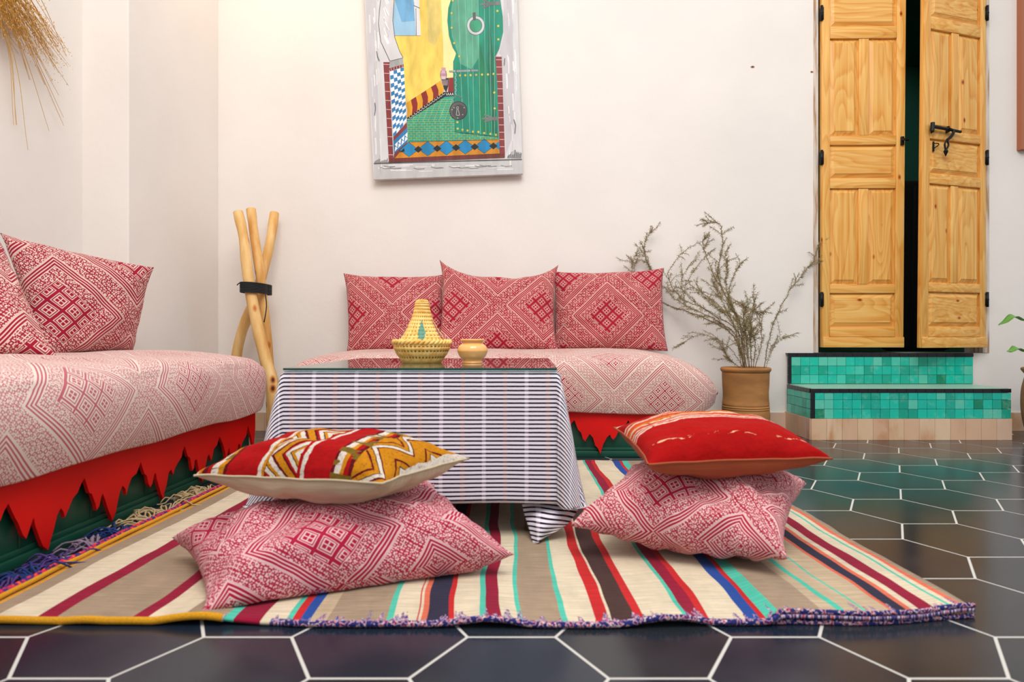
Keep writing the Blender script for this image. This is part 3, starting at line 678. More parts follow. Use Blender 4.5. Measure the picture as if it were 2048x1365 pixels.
# ---------------------------------------------------------------- cushions
def cushion_mb(cor, up, dn, pinch, seed, pinchv=None, pinchb=None, uvs=1.0, nrm=None, n=54, pw=.5, wr=1.0, flip=False, sag=0.0, clampz=None, uvrot=0, mi=(0, 0), top=True, bot=True, fold=None):
    c00, c10, c11, c01 = [Vector(c) for c in cor]
    N = (c10-c00+c11-c01).cross(c01-c00+c11-c10).normalized()
    if nrm and N.dot(Vector(nrm)) < 0: N = -N
    Wd = ((c10-c00).length+(c11-c01).length)/2; Hd = ((c01-c00).length+(c11-c10).length)/2
    def base(u, v):
        uu = u*(1-pinch*(1-abs(v)**3)*abs(u)); vv = v*(1-((pinchb if (v < 0 and pinchb is not None) else pinchv) or pinch*1.2)*(1-abs(u)**3)*abs(v))
        a, b = (uu+1)/2, (vv+1)/2
        p = c00*(1-a)*(1-b)+c10*a*(1-b)+c11*a*b+c01*(1-a)*b
        return p-Vector((0, 0, 1))*sag*(uu*uu*.6+vv*vv*.6)
    def prof(u, v): return max(0, (1-abs(u)**2.4)*(1-abs(v)**2.4))**pw
    def surf(u, v, side):
        u = math.sin(u*PI/2)*.35+u*.65; v = math.sin(v*PI/2)*.35+v*.65
        p = base(u, v); t = prof(u, v); s_ = up if side > 0 else dn
        ed = max(abs(u), abs(v))
        wk = nz(u*2.2+seed, v*2.2, side*3+seed)*.012+nz(u*6+seed, v*6+3, side)*.0045*(.3+ed)
        # puckers running in from the seams and corners
        ang = math.atan2(v, u); wk += math.sin(ang*13+nz(u*2, v*2, seed)*5)*.0042*max(0, ed-.5)*2*(t**.3)
        wk *= wr*(t**.4 if t > 0 else 0)
        if fold: wk += fold(u, v)*t
        q = p+N*side*(s_*t+wk)+N*nz(u*3+seed, v*3, 9)*.004*wr
        if clampz is not None and q.z < clampz: q.z = clampz+(q.z-clampz)*.04
        return q
    def uvf(a, b):
        u, v = a*2-1, b*2-1
        if uvrot: u, v, w1, h1 = v, u, Hd, Wd
        else: w1, h1 = Wd, Hd
        return (u*w1/2*1.08*uvs, v*h1/2*1.15*uvs)
    ms = []
    for side in (1, -1):
        G_ = [[surf(i/n*2-1, j/n*2-1, side) for j in range(n+1)] for i in range(n+1)]; h_ = n//2
        UU = [[0.0]*(n+1) for _ in range(n+1)]; VV = [[0.0]*(n+1) for _ in range(n+1)]
        for j in range(n+1):
            for i in range(h_, n): UU[i+1][j] = UU[i][j]+(G_[i+1][j]-G_[i][j]).length
            for i in range(h_, 0, -1): UU[i-1][j] = UU[i][j]-(G_[i][j]-G_[i-1][j]).length
        for i in range(n+1):
            for j in range(h_, n): VV[i][j+1] = VV[i][j]+(G_[i][j+1]-G_[i][j]).length
            for j in range(h_, 0, -1): VV[i][j-1] = VV[i][j]-(G_[i][j]-G_[i][j-1]).length
        # even out the lengths a little between neighbouring threads
        for A_, ax_ in ((UU, 1), (VV, 0)):
            for _ in range(10):
                B_ = [row[:] for row in A_]
                for i in range(1, n):
                    for j in range(1, n):
                        A_[i][j] = (B_[i][j-1]+B_[i][j]+B_[i][j+1])/3 if ax_ else (B_[i-1][j]+B_[i][j]+B_[i+1][j])/3
        def uvg(a, b):
            i, j = int(round(a*n)), int(round(b*n))
            return (UU[i][j]*uvs, VV[i][j]*uvs)
        m_ = MB(); m_.grid(lambda a, b: G_[int(round(a*n))][int(round(b*n))], n, n, mi[0] if side > 0 else mi[1], uvg if not uvrot else (lambda a, b: uvg(a, b)[::-1])); ms.append(m_)
    # piping seam along the edge
    ring = []
    k = 28
    for i in range(k): ring.append(base(-1+2*i/k, -1)+N*nz((-1+2*i/k)*3+seed, -3, 9)*.004*wr)
    for i in range(k): ring.append(base(1, -1+2*i/k)+N*nz(3+seed, (-1+2*i/k)*3, 9)*.004*wr)
    for i in range(k): ring.append(base(1-2*i/k, 1)+N*nz((1-2*i/k)*3+seed, 3, 9)*.004*wr)
    for i in range(k+1): ring.append(base(-1, 1-2*i/k)+N*nz(-3+seed, (1-2*i/k)*3, 9)*.004*wr)
    if clampz is not None:
        for q in ring: q.z = max(q.z, clampz)
    return ms, ring
def merge(a, b):
    base = len(a.v); a.v += b.v; a.f += [tuple(i+base for i in f) for f in b.f]; a.m += b.m; a.uv += b.uv; return a
def cushion(name, cor, up, dn, material, label, seed, group=None, pinch=.055, **k):
    ms, ring = cushion_mb(cor, up, dn, pinch, seed, **k)
    a = merge(ms[0], ms[1])
    o = finish(a.build(name, material)); tag(o, label, 'cushion', group); return o
G1 = 'crimson brocade cushions along the back bench'
cushion('brocade_cushion', [P(694, 703, 2.81), P(893, 703, 2.81), P(888, 549, 2.905), P(687, 547, 2.905)], .055, .045, B_BACK2, 'crimson brocade cushion at the left end of the back bench, behind the straw basket', 1, G1, nrm=(0, -1, 0), pinchv=.09, pinchb=.03)
cushion('brocade_cushion', [P(1105, 698, 2.82), P(1336, 703, 2.80), P(1328, 536, 2.905), P(1104, 542, 2.905)], .055, .04, B_BACK, 'crimson brocade cushion with one large central diamond, right end of back bench next to plant', 2, G1, nrm=(0, -1, 0), pinchv=.09, pinchb=.03)
cushion('brocade_cushion', [P(872, 703, 2.70), P(1116, 701, 2.71), P(1117, 530, 2.86), P(879, 520, 2.86)], .06, .045, B_BACK2, 'crimson brocade cushion with high pointed corners, middle of the three on the back bench', 3, G1, nrm=(0, -1, 0), pinch=.075, pinchv=.40, pinchb=.03)
G2 = 'cushions on the left bench'
cushion('brocade_cushion', [P(78, 716, 1.80), P(265, 707, 2.14), P(308, 535, 2.12), P(0, 466, 1.86)], .07, .055, B_LEFT, 'crimson brocade cushion propped on the left bench against the corner wall', 4, G2, nrm=(.6, -1, .2), pinch=.05)
cushion('brocade_cushion', [P(-280, 722, 1.42), P(116, 716, 1.62), P(-4, 470, 1.80), P(-330, 450, 1.45)], .065, .05, B_LEFT, 'pink brocade cushion cut off by the left edge, leaning over the one behind it', 5, G2, nrm=(.3, -1, .2))

# floor cushions
def fv(x, y, z): return Vector((x, y, z))
cushion('floor_cushion', [P(398, 1238, .985), P(1030, 1110, 1.145), P(868, 968, 1.36), P(343, 1076, 1.225)], .088, .075, B_FLOOR, 'plump pink and crimson brocade cushion lying on rug under the zigzag kilim cushion', 7,
        'brocade cushions on the rug', nrm=(0, 0, 1), pinch=.10, clampz=.012, pw=.46, n=90, wr=1.6)
cushion('floor_cushion', [P(1140, 1052, 1.235), P(1576, 1118, 1.115), P(1614, 968, 1.42), P(1285, 925, 1.52)], .085, .07, B_FLOOR2, 'plump pink and crimson brocade cushion lying on rug under the plain red cushion', 9,
        'brocade cushions on the rug', nrm=(0, 0, 1), pinch=.10, clampz=.012, pw=.46, n=90, wr=1.8)

def kilim_zig():
    m = mat('kilim_zigzag', rgb(190, 20, 20), .92, .15); E.nt = m.node_tree
    t = m.node_tree.nodes.new('ShaderNodeTexCoord'); s = m.node_tree.nodes.new('ShaderNodeSeparateXYZ'); lk(m, t.outputs['UV'], s.inputs[0])
    x = E(s.outputs[0])*2.0+.5; y = E(s.outputs[1])
    n = tex(m, 'Noise', Scale=90, Detail=3); lk(m, coords(m, 'UV'), n.inputs['Vector'])
    n3 = tex(m, 'Noise', Scale=1, Detail=2); lk(m, coords(m, 'UV', (10, 60, 1)), n3.inputs['Vector'])
    zig = fabs(fr(y/.085+.1)-.5)*.17
    x2 = x+(E(n.outputs[0])-.5)*.012
    R, Yl, Wt, Mr, Bk = rgb(172,10,14), rgb(200,130,18), rgb(218,206,190), rgb(98,8,22), rgb(46,26,20)
    plain = ramp(m, x2, [(0, rgb(196,66,30)), (.05, Yl), (.08, Wt), (.105, Mr), (.12, Wt), (.14, Yl), (.155, Mr), (.175, R), (.19, Wt), (.215, Yl), (.235, Mr), (.25, R), (.375, Wt), (.39, Yl), (.402, Mr), (.41, R), (.54, Wt), (.555, R), (.66, Mr), (.67, Wt), (.695, Yl), (.71, R), (.725, Mr), (.74, Yl), (.88, Mr), (.895, Wt), (.93, R), (.96, Yl)], 'CONSTANT')
    zz = ramp(m, fr((x2+zig)*8.5), [(0, Wt), (.17, Mr), (.27, Yl), (.52, Mr), (.6, R), (.68, Wt), (.84, Bk), (.88, Yl)], 'CONSTANT')
    zz2 = ramp(m, fr((x2-zig*1.2)*7.5), [(0, Yl), (.32, Mr), (.40, Yl), (.56, Bk), (.60, Wt), (.74, Mr), (.80, Yl)], 'CONSTANT')
    a = mix(m, between(x2, .405, .53), plain, zz); a = mix(m, between(x2, .745, .90), a, zz2)
    a = mix(m, mx(between(x2, .66, .745), between(x2, .19, .24))*(E(n3.outputs[0]) > .54), a, rgb(120, 96, 30))
    n5 = tex(m, 'Noise', Scale=210, Detail=2); lk(m, coords(m, 'UV'), n5.inputs['Vector'])
    a = mix(m, (E(n5.outputs[0]) > .60)*.4, a, rgb(90, 40, 20))
    a = mix(m, E(n.outputs[0])*.5, a, mix(m, 1, a, rgb(150, 140, 140), 'MULTIPLY'))
    lk(m, a, bs(m).inputs['Base Color']); bump(m, n.outputs[0], .6, .003)
    return m
def kilim_red():
    m = mat('kilim_red_striped', rgb(200, 26, 16), .92, .15); E.nt = m.node_tree
    t = m.node_tree.nodes.new('ShaderNodeTexCoord'); s = m.node_tree.nodes.new('ShaderNodeSeparateXYZ'); lk(m, t.outputs['UV'], s.inputs[0])
    x = E(s.outputs[0])*2.3+.5; y = E(s.outputs[1])*3.0+.5
    n = tex(m, 'Noise', Scale=90, Detail=3); lk(m, coords(m, 'UV'), n.inputs['Vector'])
    n2 = tex(m, 'Noise', Scale=1, Detail=3); lk(m, coords(m, 'UV', (60, 160, 1)), n2.inputs['Vector'])
    y2 = y+(E(n.outputs[0])-.5)*.03
    R, R2, Wt, Og, Yl = rgb(164,6,4), rgb(170,9,5), rgb(226,196,176), rgb(206,76,40), rgb(200,126,36)
    a = ramp(m, y2, [(0, R), (.22, R2), (.47, Wt), (.49, Og), (.505, Wt), (.525, R), (.54, Wt), (.56, Og), (.60, Wt), (.625, Yl), (.65, Og), (.69, Wt), (.71, Og), (.735, Wt), (.755, R), (.90, Wt), (.915, Yl), (.935, R), (.95, Yl), (.965, Wt), (.98, Og)], 'CONSTANT')
    a = mix(m, between(y2, .20, .215)*(E(n2.outputs[0]) > .55), a, rgb(230, 180, 140))
    a = mix(m, between(y2, .47, .74)*(E(n2.outputs[0]) > .63), a, R)
    a = mix(m, E(n.outputs[0])*.5, a, mix(m, 1, a, rgb(170, 150, 150), 'MULTIPLY'))
    lk(m, a, bs(m).inputs['Base Color']); bump(m, n.outputs[0], .6, .003)
    return m
M_LINEN = wool('cream_linen_backing', rgb(206, 188, 156), .12); M_RUST = wool('rust_wool_backing', rgb(172, 86, 54), .12)
def kilim_cushion(label, cor, up, dn, mt, mb_, seed, tl, bl, stripe=None, **k):
    ms, ring = cushion_mb(cor, up, dn, .06, seed, nrm=(0, 0, 1), n=60, pw=.5, **k)
    c = sum((Vector(q) for q in cor), Vector())/4
    root = thing('kilim_cushion', (c.x, c.y, c.z-dn), label, 'cushion', 'kilim cushions topping the stacks on the rug')
    o = finish(ms[0].build('woven_front', mt, root)); o['label'] = tl
    o = finish(ms[1].build('backing', mb_, root)); o['label'] = bl
    q = MB(); q.tube(ring, .0022, 6, cap=False); q.build('seam', mb_, root)
    return root
def lift(p, z):  # same line of sight is not needed, just an exact height
    p = Vector(p); p.z = z; return p
kilim_cushion('red kilim cushion with yellow and white zigzags, on top of the left cushion stack', [P(388, 952, 1.135), P(765, 968, 1.055), P(938, 918, 1.23), P(560, 905, 1.33)], .066, .058,
              kilim_zig(), M_LINEN, 21, 'red woven front with yellow white and maroon zigzags', 'plain cream linen backing', wr=.9)
kilim_cushion('plain red kilim cushion with a few pale stripes, on top of the right cushion stack', [P(1296, 930, 1.15), P(1664, 918, 1.235), P(1530, 856, 1.50), P(1228, 856, 1.44)], .058, .058,
              kilim_red(), M_RUST, 23, 'red woven front with cream and orange stripes', 'rust coloured wool backing', wr=.7)

# ---------------------------------------------------------------- rug
stripes = [(-1.98,'yellow'),(-1.955,'taupe'),(-1.873,'cream'),(-1.725,'crimson'),(-1.66,'taupe'),(-1.40,'crimson'),(-1.34,'cream'),(-1.2,'taupe'),(-1.05,'turq'),(-1.02,'crimson'),(-.93,'cream'),(-.85,'turq'),(-.83,'red'),
 (-.80,'blue'),(-.76,'beige'),(-.70,'taupe'),(-.50,'turq'),(-.478,'cream'),(-.39,'red'),(-.385,'cream'),(-.375,'orange'),(-.355,'navy'),(-.284,'red'),(-.264,'cream'),(-.173,'turq'),(-.151,'crimson'),(-.102,'cream'),(-.04,'turq'),(-.022,'taupe'),
 (.121,'turq'),(.14,'cream'),(.233,'red'),(.277,'cream'),(.287,'brown'),(.366,'red'),(.398,'cream'),(.531,'turq'),(.548,'crimson'),(.598,'red'),(.628,'cream'),(.763,'blue'),(.812,'red'),(.833,'turq'),(.879,'taupe'),(1.03,'beige'),(1.074,'turq'),(1.10,'beige'),
 (1.167,'turq'),(1.177,'beige'),(1.27,'orange'),(1.286,'navy'),(1.332,'orange'),(1.353,'cream'),(1.381,'crimson'),(1.438,'cream'),(1.488,'turq'),(1.50,'cream'),(1.522,'orange'),(1.545,'taupe'),(1.572,None)]
keys = list(WC); RY0, RY1 = .968, 2.225
def rug_x(u, t):                                     # stripes drift to the left towards the back
    x = u*H; b = max(0, 1-((u-.2)/1.7)**2)
    return x-.055*b*t**.8+nz(u*3, t*5, 2)*.009+nz(u*9, t*16, 5)*.0035
def rug_y(u, t):
    y = RY0+(RY1-RY0)*t
    f = (1-t)**3; s_ = (u+2)/3.6
    y += f*(.028*max(0, (-u-.9))*.2+nz(u*2.2, 1, 1)*.012+(.020 if u > 1.2 else 0)*(u-1.2)*2)-f*.01*math.exp(-((u+.1)/.8)**2)
    return y
def rug_z(u, t): 
    z = .006+max(0, nz(u*2.5, t*6, 7))*.006
    z += max(0, nz(u*3.1+4, t*2, 3))*.022*math.exp(-(t/.06)**2)
    if u > .85: z += .008*math.exp(-(t/.25)**2)
    return z
rb = MB(); NT = 90
for (u0, c), (u1, _) in zip(stripes[:-1], stripes[1:]):
    nu = max(1, int((u1-u0)/.06))
    rb.grid(lambda a, t, u0=u0, u1=u1: (rug_x(u0+(u1-u0)*a, t), rug_y(u0+(u1-u0)*a, t), rug_z(u0+(u1-u0)*a, t)), nu, NT, keys.index(c),
            lambda a, t, u0=u0, u1=u1: ((u0+(u1-u0)*a)*H, t*(RY1-RY0)))
o = rb.build('striped_rug', [WOOL[k] for k in keys])
rug = finish(o); tag(rug, 'flat woven wool rug with many coloured stripes lying on the dark hexagon floor', 'rug')
sm_ = rug.modifiers.new('thickness', 'SOLIDIFY'); sm_.thickness = .005; sm_.offset = -1
# folded-under hem at the front right, braided edge and loose tassels
e = MB(); pts = [(rug_x(u/40, 0), rug_y(u/40, 0)+.006+nz(u*.15)*.004, .004) for u in range(34, 64)]
def edgemat():
    m = mat('speckled_edge_yarn', rgb(70, 60, 120), .95, .1)
    n = tex(m, 'Noise', Scale=150, Detail=1); lk(m, coords(m), n.inputs['Vector'])
    lk(m, ramp(m, n.outputs[0], [(0, rgb(40,44,100)), (.45, rgb(80,64,120)), (.5, rgb(206,186,180)), (.55, rgb(190,70,76)), (.6, rgb(40,50,110))], 'CONSTANT'), bs(m).inputs['Base Color']); return m
M_EDGE = edgemat()
e.tube(pts, .0042, 6); e.tube([(a, b-.002, c+rug_z(a/H, 0)) for a, b, c in pts], .0038, 6)
e.tube([(rug_x(-.85+k*.04, 0), rug_y(-.85+k*.04, 0), rug_z(-.85+k*.04, 0)) for k in range(44)], .0045, 6)
e.build('bound_hem', M_EDGE, rug, label='speckled purple bound hem')
e = MB(); e.tube([(rug_x(-1.975+k*.025, 0), rug_y(-1.975+k*.025, 0), rug_z(-1.975+k*.025, 0)) for k in range(38)], .006, 8); e.build('yellow_hem', WOOL['yellow'], rug, label='mustard yellow hem')
e = MB(); e.tube([(rug_x(-1.99, t/60)+.0, rug_y(-1.99, t/60), .010) for t in range(61)], .005, 6); e.tube([(rug_x(-2.01, t/60)+nz(t*.4)*.004, rug_y(-2.0, t/60), .010) for t in range(45)], .008, 6, 1)
M_PK = mat('pink_red_yarn', rgb(190, 36, 60), .95); n_ = tex(M_PK, 'Noise', Scale=120); lk(M_PK, coords(M_PK), n_.inputs['Vector'])
lk(M_PK, ramp(M_PK, n_.outputs[0], [(0, rgb(60,30,110)), (.48, rgb(200,34,60)), (.62, rgb(226,90,40))], 'CONSTANT'), bs(M_PK).inputs['Base Color'])
e.build('side_binding', [WOOL['yellow'], M_PK], rug)
random.seed(5)
TC = [('blue_yarn', (34, 60, 120)), ('purple_yarn', (86, 60, 130)), ('mixed_yarn', (150, 130, 150)), ('cream_yarn', (196, 172, 128))]
TM = [wool(n, rgb(*c), .3) for n, c in TC]
for k, (t, ci, sz) in enumerate([(.02, 0, 1.1), (.07, 1, 1.2), (.13, 0, 1.2), (.19, 1, 1.1), (.26, 2, 1.0), (.33, 0, 1.0), (.41, 3, 1.3), (.46, 3, 1.2), (.58, 3, 1.1), (.63, 3, 1.1)]):
    e = MB(); bx, by = rug_x(-2.0, t), rug_y(-2.0, t)
    for s_ in range(16):
        a = PI+random.uniform(-.9, .5); L = random.uniform(.05, .095)*sz; pts = [Vector((bx, by+random.uniform(-.008, .008), .010))]
        for i in range(5):
            a += random.uniform(-.7, .7); q_ = pts[-1]+Vector((math.cos(a), math.sin(a), 0))*L/5; q_.z = .006+random.random()*.022*math.sin((i+1)/5*PI); q_.x = max(q_.x, -.972); pts.append(q_)
        e.tube(spline(pts, 10), .0019, 5)
    e.build('tassel', TM[ci], rug, label=['blue', 'purple', 'mixed grey and purple', 'cream'][ci]+' yarn tassel')

# ---------------------------------------------------------------- benches and mattresses
def tooth_profile(L, phase=0.0, seed=0):
    """lower outline of the cut-out valance: (along, z) points"""
    rd = random.Random(seed); out = [(0, .12)]; s = phase
    mod = [(0, .135), (.018, .102), (.026, .095), (.034, .066), (.041, .056), (.047, .064), (.056, .085), (.062, .088), (.068, .070), (.078, .046), (.088, .030), (.096, .012), (.103, .030), (.110, .052), (.122, .078), (.132, .086), (.139, .076), (.146, .066), (.152, .078), (.166, .098), (.182, .106), (.192, .125)]
    while s < L:
        for a, z in mod:
            if 0 < s+a < L: out.append((s+a+rd.uniform(-.003, .003), z+rd.uniform(-.004, .004)))
        s += .2
    out.append((L, .12)); return out
def bench(name, label, org, dirv, nrm, L, depth, h, phase, seed):
    """org: front corner on the floor; dirv along the front; nrm points out of the front"""
    o3 = Vector(org); d = Vector(dirv); n = Vector(nrm); root = thing(name, tuple(o3+d*L/2-n*depth/2), label, 'bench')
    def W(s, out, z): return tuple(o3+d*s+n*out+Vector((0, 0, z)))
    def bx(m_, s0, s1, o0, o1, z0, z1, bev=0): m_.box((s0, o0, z0), (s1, o1, z1), 0, bev, lambda c: W(c.x, c.y, c.z))
    q = MB(); bx(q, 0, L, -depth, 0, .0, h, .002); finish(q.build('body', M_GREEN, root), sharp=.5)
    q = MB(); bx(q, -.0, L, .0, .012, .0, .022, .003); bx(q, 0, L, 0, .006, .022, .034, .002)
    k = .12
    while k < L: bx(q, k, k+.004, 0, .0015, .034, .06); k += .2
    finish(q.build('moulding', M_GREEN, root), sharp=.5)
    pr = tooth_profile(L, phase, seed); q = MB(); t0, t1 = .014, .022; zt = h
    q_ = [(s, z) for s, z in pr]
    for (s0, z0), (s1, z1) in zip(q_[:-1], q_[1:]):
        q.face([W(s0, t1, z0), W(s1, t1, z1), W(s1, t1, zt), W(s0, t1, zt)]); q.face([W(s0, t0, z0), W(s0, t0, zt), W(s1, t0, zt), W(s1, t0, z1)])
        q.face([W(s0, t0, z0), W(s1, t0, z1), W(s1, t1, z1), W(s0, t1, z0)])
    q.face([W(L, t0, .12), W(L, t0, zt), W(L, t1, zt), W(L, t1, .12)]); q.face([W(0, t0, .12), W(0, t1, .12), W(0, t1, zt), W(0, t0, zt)]); q.face([W(0, t0, zt), W(0, t1, zt), W(L, t1, zt), W(L, t0, zt)])
    finish(q.build('valance', M_RED, root, smooth=False, label='red painted wooden valance cut into drip shaped teeth'), True)
    q = MB(); bx(q, 0, L, .0, .0145, .14, h); finish(q.build('valance_batten', M_RED, root, smooth=False))
    return root
bench('left_bench', 'green wooden bench along the left wall with a red tooth cut valance', (-.992, -.1, 0), (0, 1, 0), (1, 0, 0), 2.325, .62, .182, .07, 4)
bench('back_bench', 'green wooden bench against the back wall with a red tooth cut valance', (-.86, 2.330, 0), (1, 0, 0), (0, -1, 0), 1.472, .60, .168, .02, 8)

def mattress(name, label, org, dirv, nrm, L, depth, ztop, zbot, over, mt, seed, endr=.12, droop0=0., droop1=0., ends=(1, 1), wallgap=.0):
    """soft seat pad: section swept along dirv; s=along, o=outward from bench front, z up"""
    o3 = Vector(org); d = Vector(dirv); n = Vector(nrm)
    key = [(-depth+.02, zbot+.02), (-depth, zbot+.05), (-depth, ztop-.06), (-depth+.04, ztop-.008), (-depth*.5, ztop+.006), (-.10, ztop-.004), (over-.05, ztop-.016), (over-.012, ztop-.05), (over, ztop-.10), (over-.002, zbot+.06), (over-.012, zbot+.012), (over-.022, zbot), (over-.06, zbot+.004), (over-.14, zbot+.028)]
    pf = spline([Vector((a, b, 0)) for a, b in key], 64); ns = int(L/.025)
    arc = [0]
    for a, b in zip(pf[:-1], pf[1:]): arc.append(arc[-1]+(b-a).length)
    cx = Vector((-depth/2+over/2, (ztop+zbot)/2, 0))
    def fn(a, b):
        s = a*L; i = b*64; p = pf[min(64, int(round(i)))].copy()
        e0 = min(1, s/endr) if ends[0] else 1; e1 = min(1, (L-s)/endr) if ends[1] else 1; e_ = min(e0, e1)
        sh = math.sqrt(max(0, 1-(1-e_)**2))
        q = cx+(p-cx)*(.12+.88*sh) if e_ < 1 else p
        if e_ < 1: q.y = cx.y+(p.y-cx.y)*(.25+.75*sh); q.x = cx.x+(p.x-cx.x)*(.72+.28*sh)
        top = max(0, (p.y-zbot)/(ztop-zbot))
        dr = droop0*max(0, 1-s/.35)**2+droop1*max(0, 1-(L-s)/.30)**2
        q.y -= dr*top
        w_ = nz(s*3+seed, p.x*4, p.y*5)*.014+nz(s*9+seed, p.x*7, p.y*11)*.006
        if p.x > over-.08 and p.y < ztop-.04: w_ += math.sin(s*14+nz(s*3+seed)*5)*.006; q.y += nz(s*2.4+seed, 4)*.014*(1-top)
        q.x += w_*.7*(1 if p.x > -.2 else 0); q.y += w_*.5
        if q.x < -depth+.004: q.x = -depth+.004
        return o3+d*s+n*q.x+Vector((0, 0, q.y))
    m_ = MB(); m_.grid(fn, ns, 64, 0, lambda a, b: (a*L, arc[int(round(b*64))]))
    for side, a in ((0, 0.0), (1, 1.0)):
        ring = [fn(a, j/64) for j in range(65)]; c = sum(ring, Vector())/65
        for p, q in zip(ring[:-1], ring[1:]): m_.face([p, q, c] if side else [q, p, c], 0, [(a*L, .1), (a*L, .11), (a*L, .12)])
        m_.face([ring[-1], ring[0], c] if side else [ring[0], ring[-1], c])
    # bottom closing strip
    def btm(a, b): p0 = fn(a, 0); p1 = fn(a, 1); return p0.lerp(p1, b)
    m_.grid(btm, ns, 4, 0)
    o = finish(m_.build(name, mt)); return tag(o, label, 'mattress')
mattress('seat_mattress', 'long pale pink brocade seat mattress on the left bench', (-.985, -.1, 0), (0, 1, 0), (1, 0, 0), 2.40, .64, .393, .180, .062, B_SEATL, 3, .13, droop1=.02, ends=(1, 1))
mattress('seat_mattress', 'cream and crimson brocade seat mattress on the back bench, drooping at its right end', (-.91, 2.325, 0), (1, 0, 0), (0, -1, 0), 1.615, .62, .386, .165, .055, B_SEAT, 6, .12, droop0=.02, droop1=.085)

# ---------------------------------------------------------------- table, cloth, glass
TX0, TX1, TY0, TY1, TZ = -.538, .058, 1.385, 1.99, .366
M_TW = mat('brown_table_wood', rgb(70, 42, 24), .6)
tb_ = thing('low_table', ((TX0+TX1)/2, (TY0+TY1)/2, 0), 'low square table hidden beneath the striped cloth', 'table')
q = MB(); q.box((TX0+.006, TY0+.006, TZ-.03), (TX1-.006, TY1-.006, TZ-.003), 0, .003); finish(q.build('tabletop', M_TW, tb_), sharp=.5)
for x in (TX0+.05, TX1-.05):
    for y in (TY0+.05, TY1-.05):
        q = MB(); q.box((x-.02, y-.02, .008), (x+.02, y+.02, TZ-.03), 0, .003); finish(q.build('leg', M_TW, tb_), sharp=.5)
def stripecloth():
    m = mat('striped_table_linen', rgb(214, 204, 214), .9, .2); E.nt = m.node_tree
    t = m.node_tree.nodes.new('ShaderNodeTexCoord'); s = m.node_tree.nodes.new('ShaderNodeSeparateXYZ'); lk(m, t.outputs['UV'], s.inputs[0])
    x = E(s.outputs[0]); y = E(s.outputs[1])
    n = tex(m, 'Noise', Scale=40, Detail=2); lk(m, coords(m, 'UV'), n.inputs['Vector'])
    n2 = tex(m, 'Noise', Scale=700, Detail=2); lk(m, coords(m, 'UV'), n2.inputs['Vector'])
    st = cell((y+(E(n.outputs[0])-.5)*.0006)/.00912) < .20
    vb = cell(x/.0930) < .045; vp = cell(x/.0930+.5) < .05
    ground = mix(m, vp*.6, rgb(224, 222, 230), rgb(236, 212, 206)); ground = mix(m, vb*.8, ground, rgb(246, 240, 246))
    dark = mix(m, vb*.35, rgb(46, 14, 40), rgb(190, 170, 190)); dark = mix(m, vp*.15, dark, rgb(190, 130, 140))
    lk(m, mix(m, st, ground, dark), bs(m).inputs['Base Color']); bump(m, n2.outputs[0], .3, .001); return m
M_CL = stripecloth()
D = .292; cl = MB(); CZ = TZ
cxm, cym = (TX0+TX1)/2, (TY0+TY1)/2; hA, hB = (TX1-TX0)/2, (TY1-TY0)/2; NA = 110
def cloth_pt(a, b):
    da = max(0, abs(a)-hA); db = max(0, abs(b)-hB); sa = 1 if a > 0 else -1; sb = 1 if b > 0 else -1
    x = cxm+max(-hA, min(hA, a)); y = cym+max(-hB, min(hB, b)); rho = math.hypot(da, db)
    if rho == 0: return Vector((x, y, CZ+.0012))
    phi = math.atan2(da, db)
    front = sb < 0 and db > 0; right_front = front
    if right_front and phi > .0: rho = min(rho, D*1.03)
    f = .055+.20*math.sin(2*phi)**1.0
    f += .02*math.sin((a if db > da else b)*21+1)*(rho/D)+.012*nz(a*6, b*6)
    hx = math.sin(phi)*sa; hy = math.cos(phi)*sb
    out = f*rho*(1 if rho > .02 else 1); rr = .012; o = min(rho, rr*1.2)*.35+out
    z = CZ+.0012-math.sqrt(max(0, rho*rho-out*out))
    if rho < .015: z = CZ+.0012-rho*rho/.03
    else: z += .0075
    # between front plane and corner keep a soft crease
    return Vector((x+hx*o, y+hy*o, max(z, .012)))
rng = [-(hA+D)+2*(hA+D)*i/NA for i in range(NA+1)]; rngb = [-(hB+D)+2*(hB+D)*i/NA for i in range(NA+1)]
cl.grid(lambda u, v: cloth_pt(rng[int(round(u*NA))], rngb[int(round(v*NA))]), NA, NA, 0, lambda u, v: (rng[int(round(u*NA))], rngb[int(round(v*NA))]))
# the loose corner that folds back under the front hem
kp = [[P(1040, 985, 1.41), P(1075, 990, 1.42), P(1120, 985, 1.41), P(1148, 975, 1.395)],
      [P(1046, 1020, 1.40), P(1082, 1012, 1.39), P(1128, 1012, 1.38), P(1160, 1006, 1.38)],
      [P(1056, 1055, 1.37), P(1080, 1050, 1.345), P(1112, 1048, 1.35), P(1140, 1043, 1.37)],
      [P(1066, 1090, 1.333), P(1078, 1084, 1.333), P(1092, 1076, 1.34), P(1118, 1060, 1.36)]]
rowsp = [spline(r_, 24) for r_ in kp]; colsp = [spline([rowsp[k][i] for k in range(4)], 24) for i in range(25)]
def foldpt(u, v):
    p = colsp[int(round(u*24))][int(round(v*24))].copy(); p.y += math.sin(u*9+v*2)*.004; return p
cl.grid(foldpt, 24, 24, 0, lambda u, v: (.3+u*.09, .31+.105*v-.02*u))
o = cl.build('tablecloth', M_CL); o = finish(o, False)
tag(o, 'white tablecloth with thin dark purple stripes draped over the low table', 'tablecloth')
so = o.modifiers.new('thickness', 'SOLIDIFY'); so.thickness = .0012; so.offset = 1
M_GLASS = mat('clear_table_glass', rgb(214, 232, 226), .02, .5); bs(M_GLASS).inputs['Transmission Weight'].default_value = 1.0; bs(M_GLASS).inputs['IOR'].default_value = 1.5
M_GEDGE = mat('green_glass_edge', rgb(24, 74, 66), .12, .6)
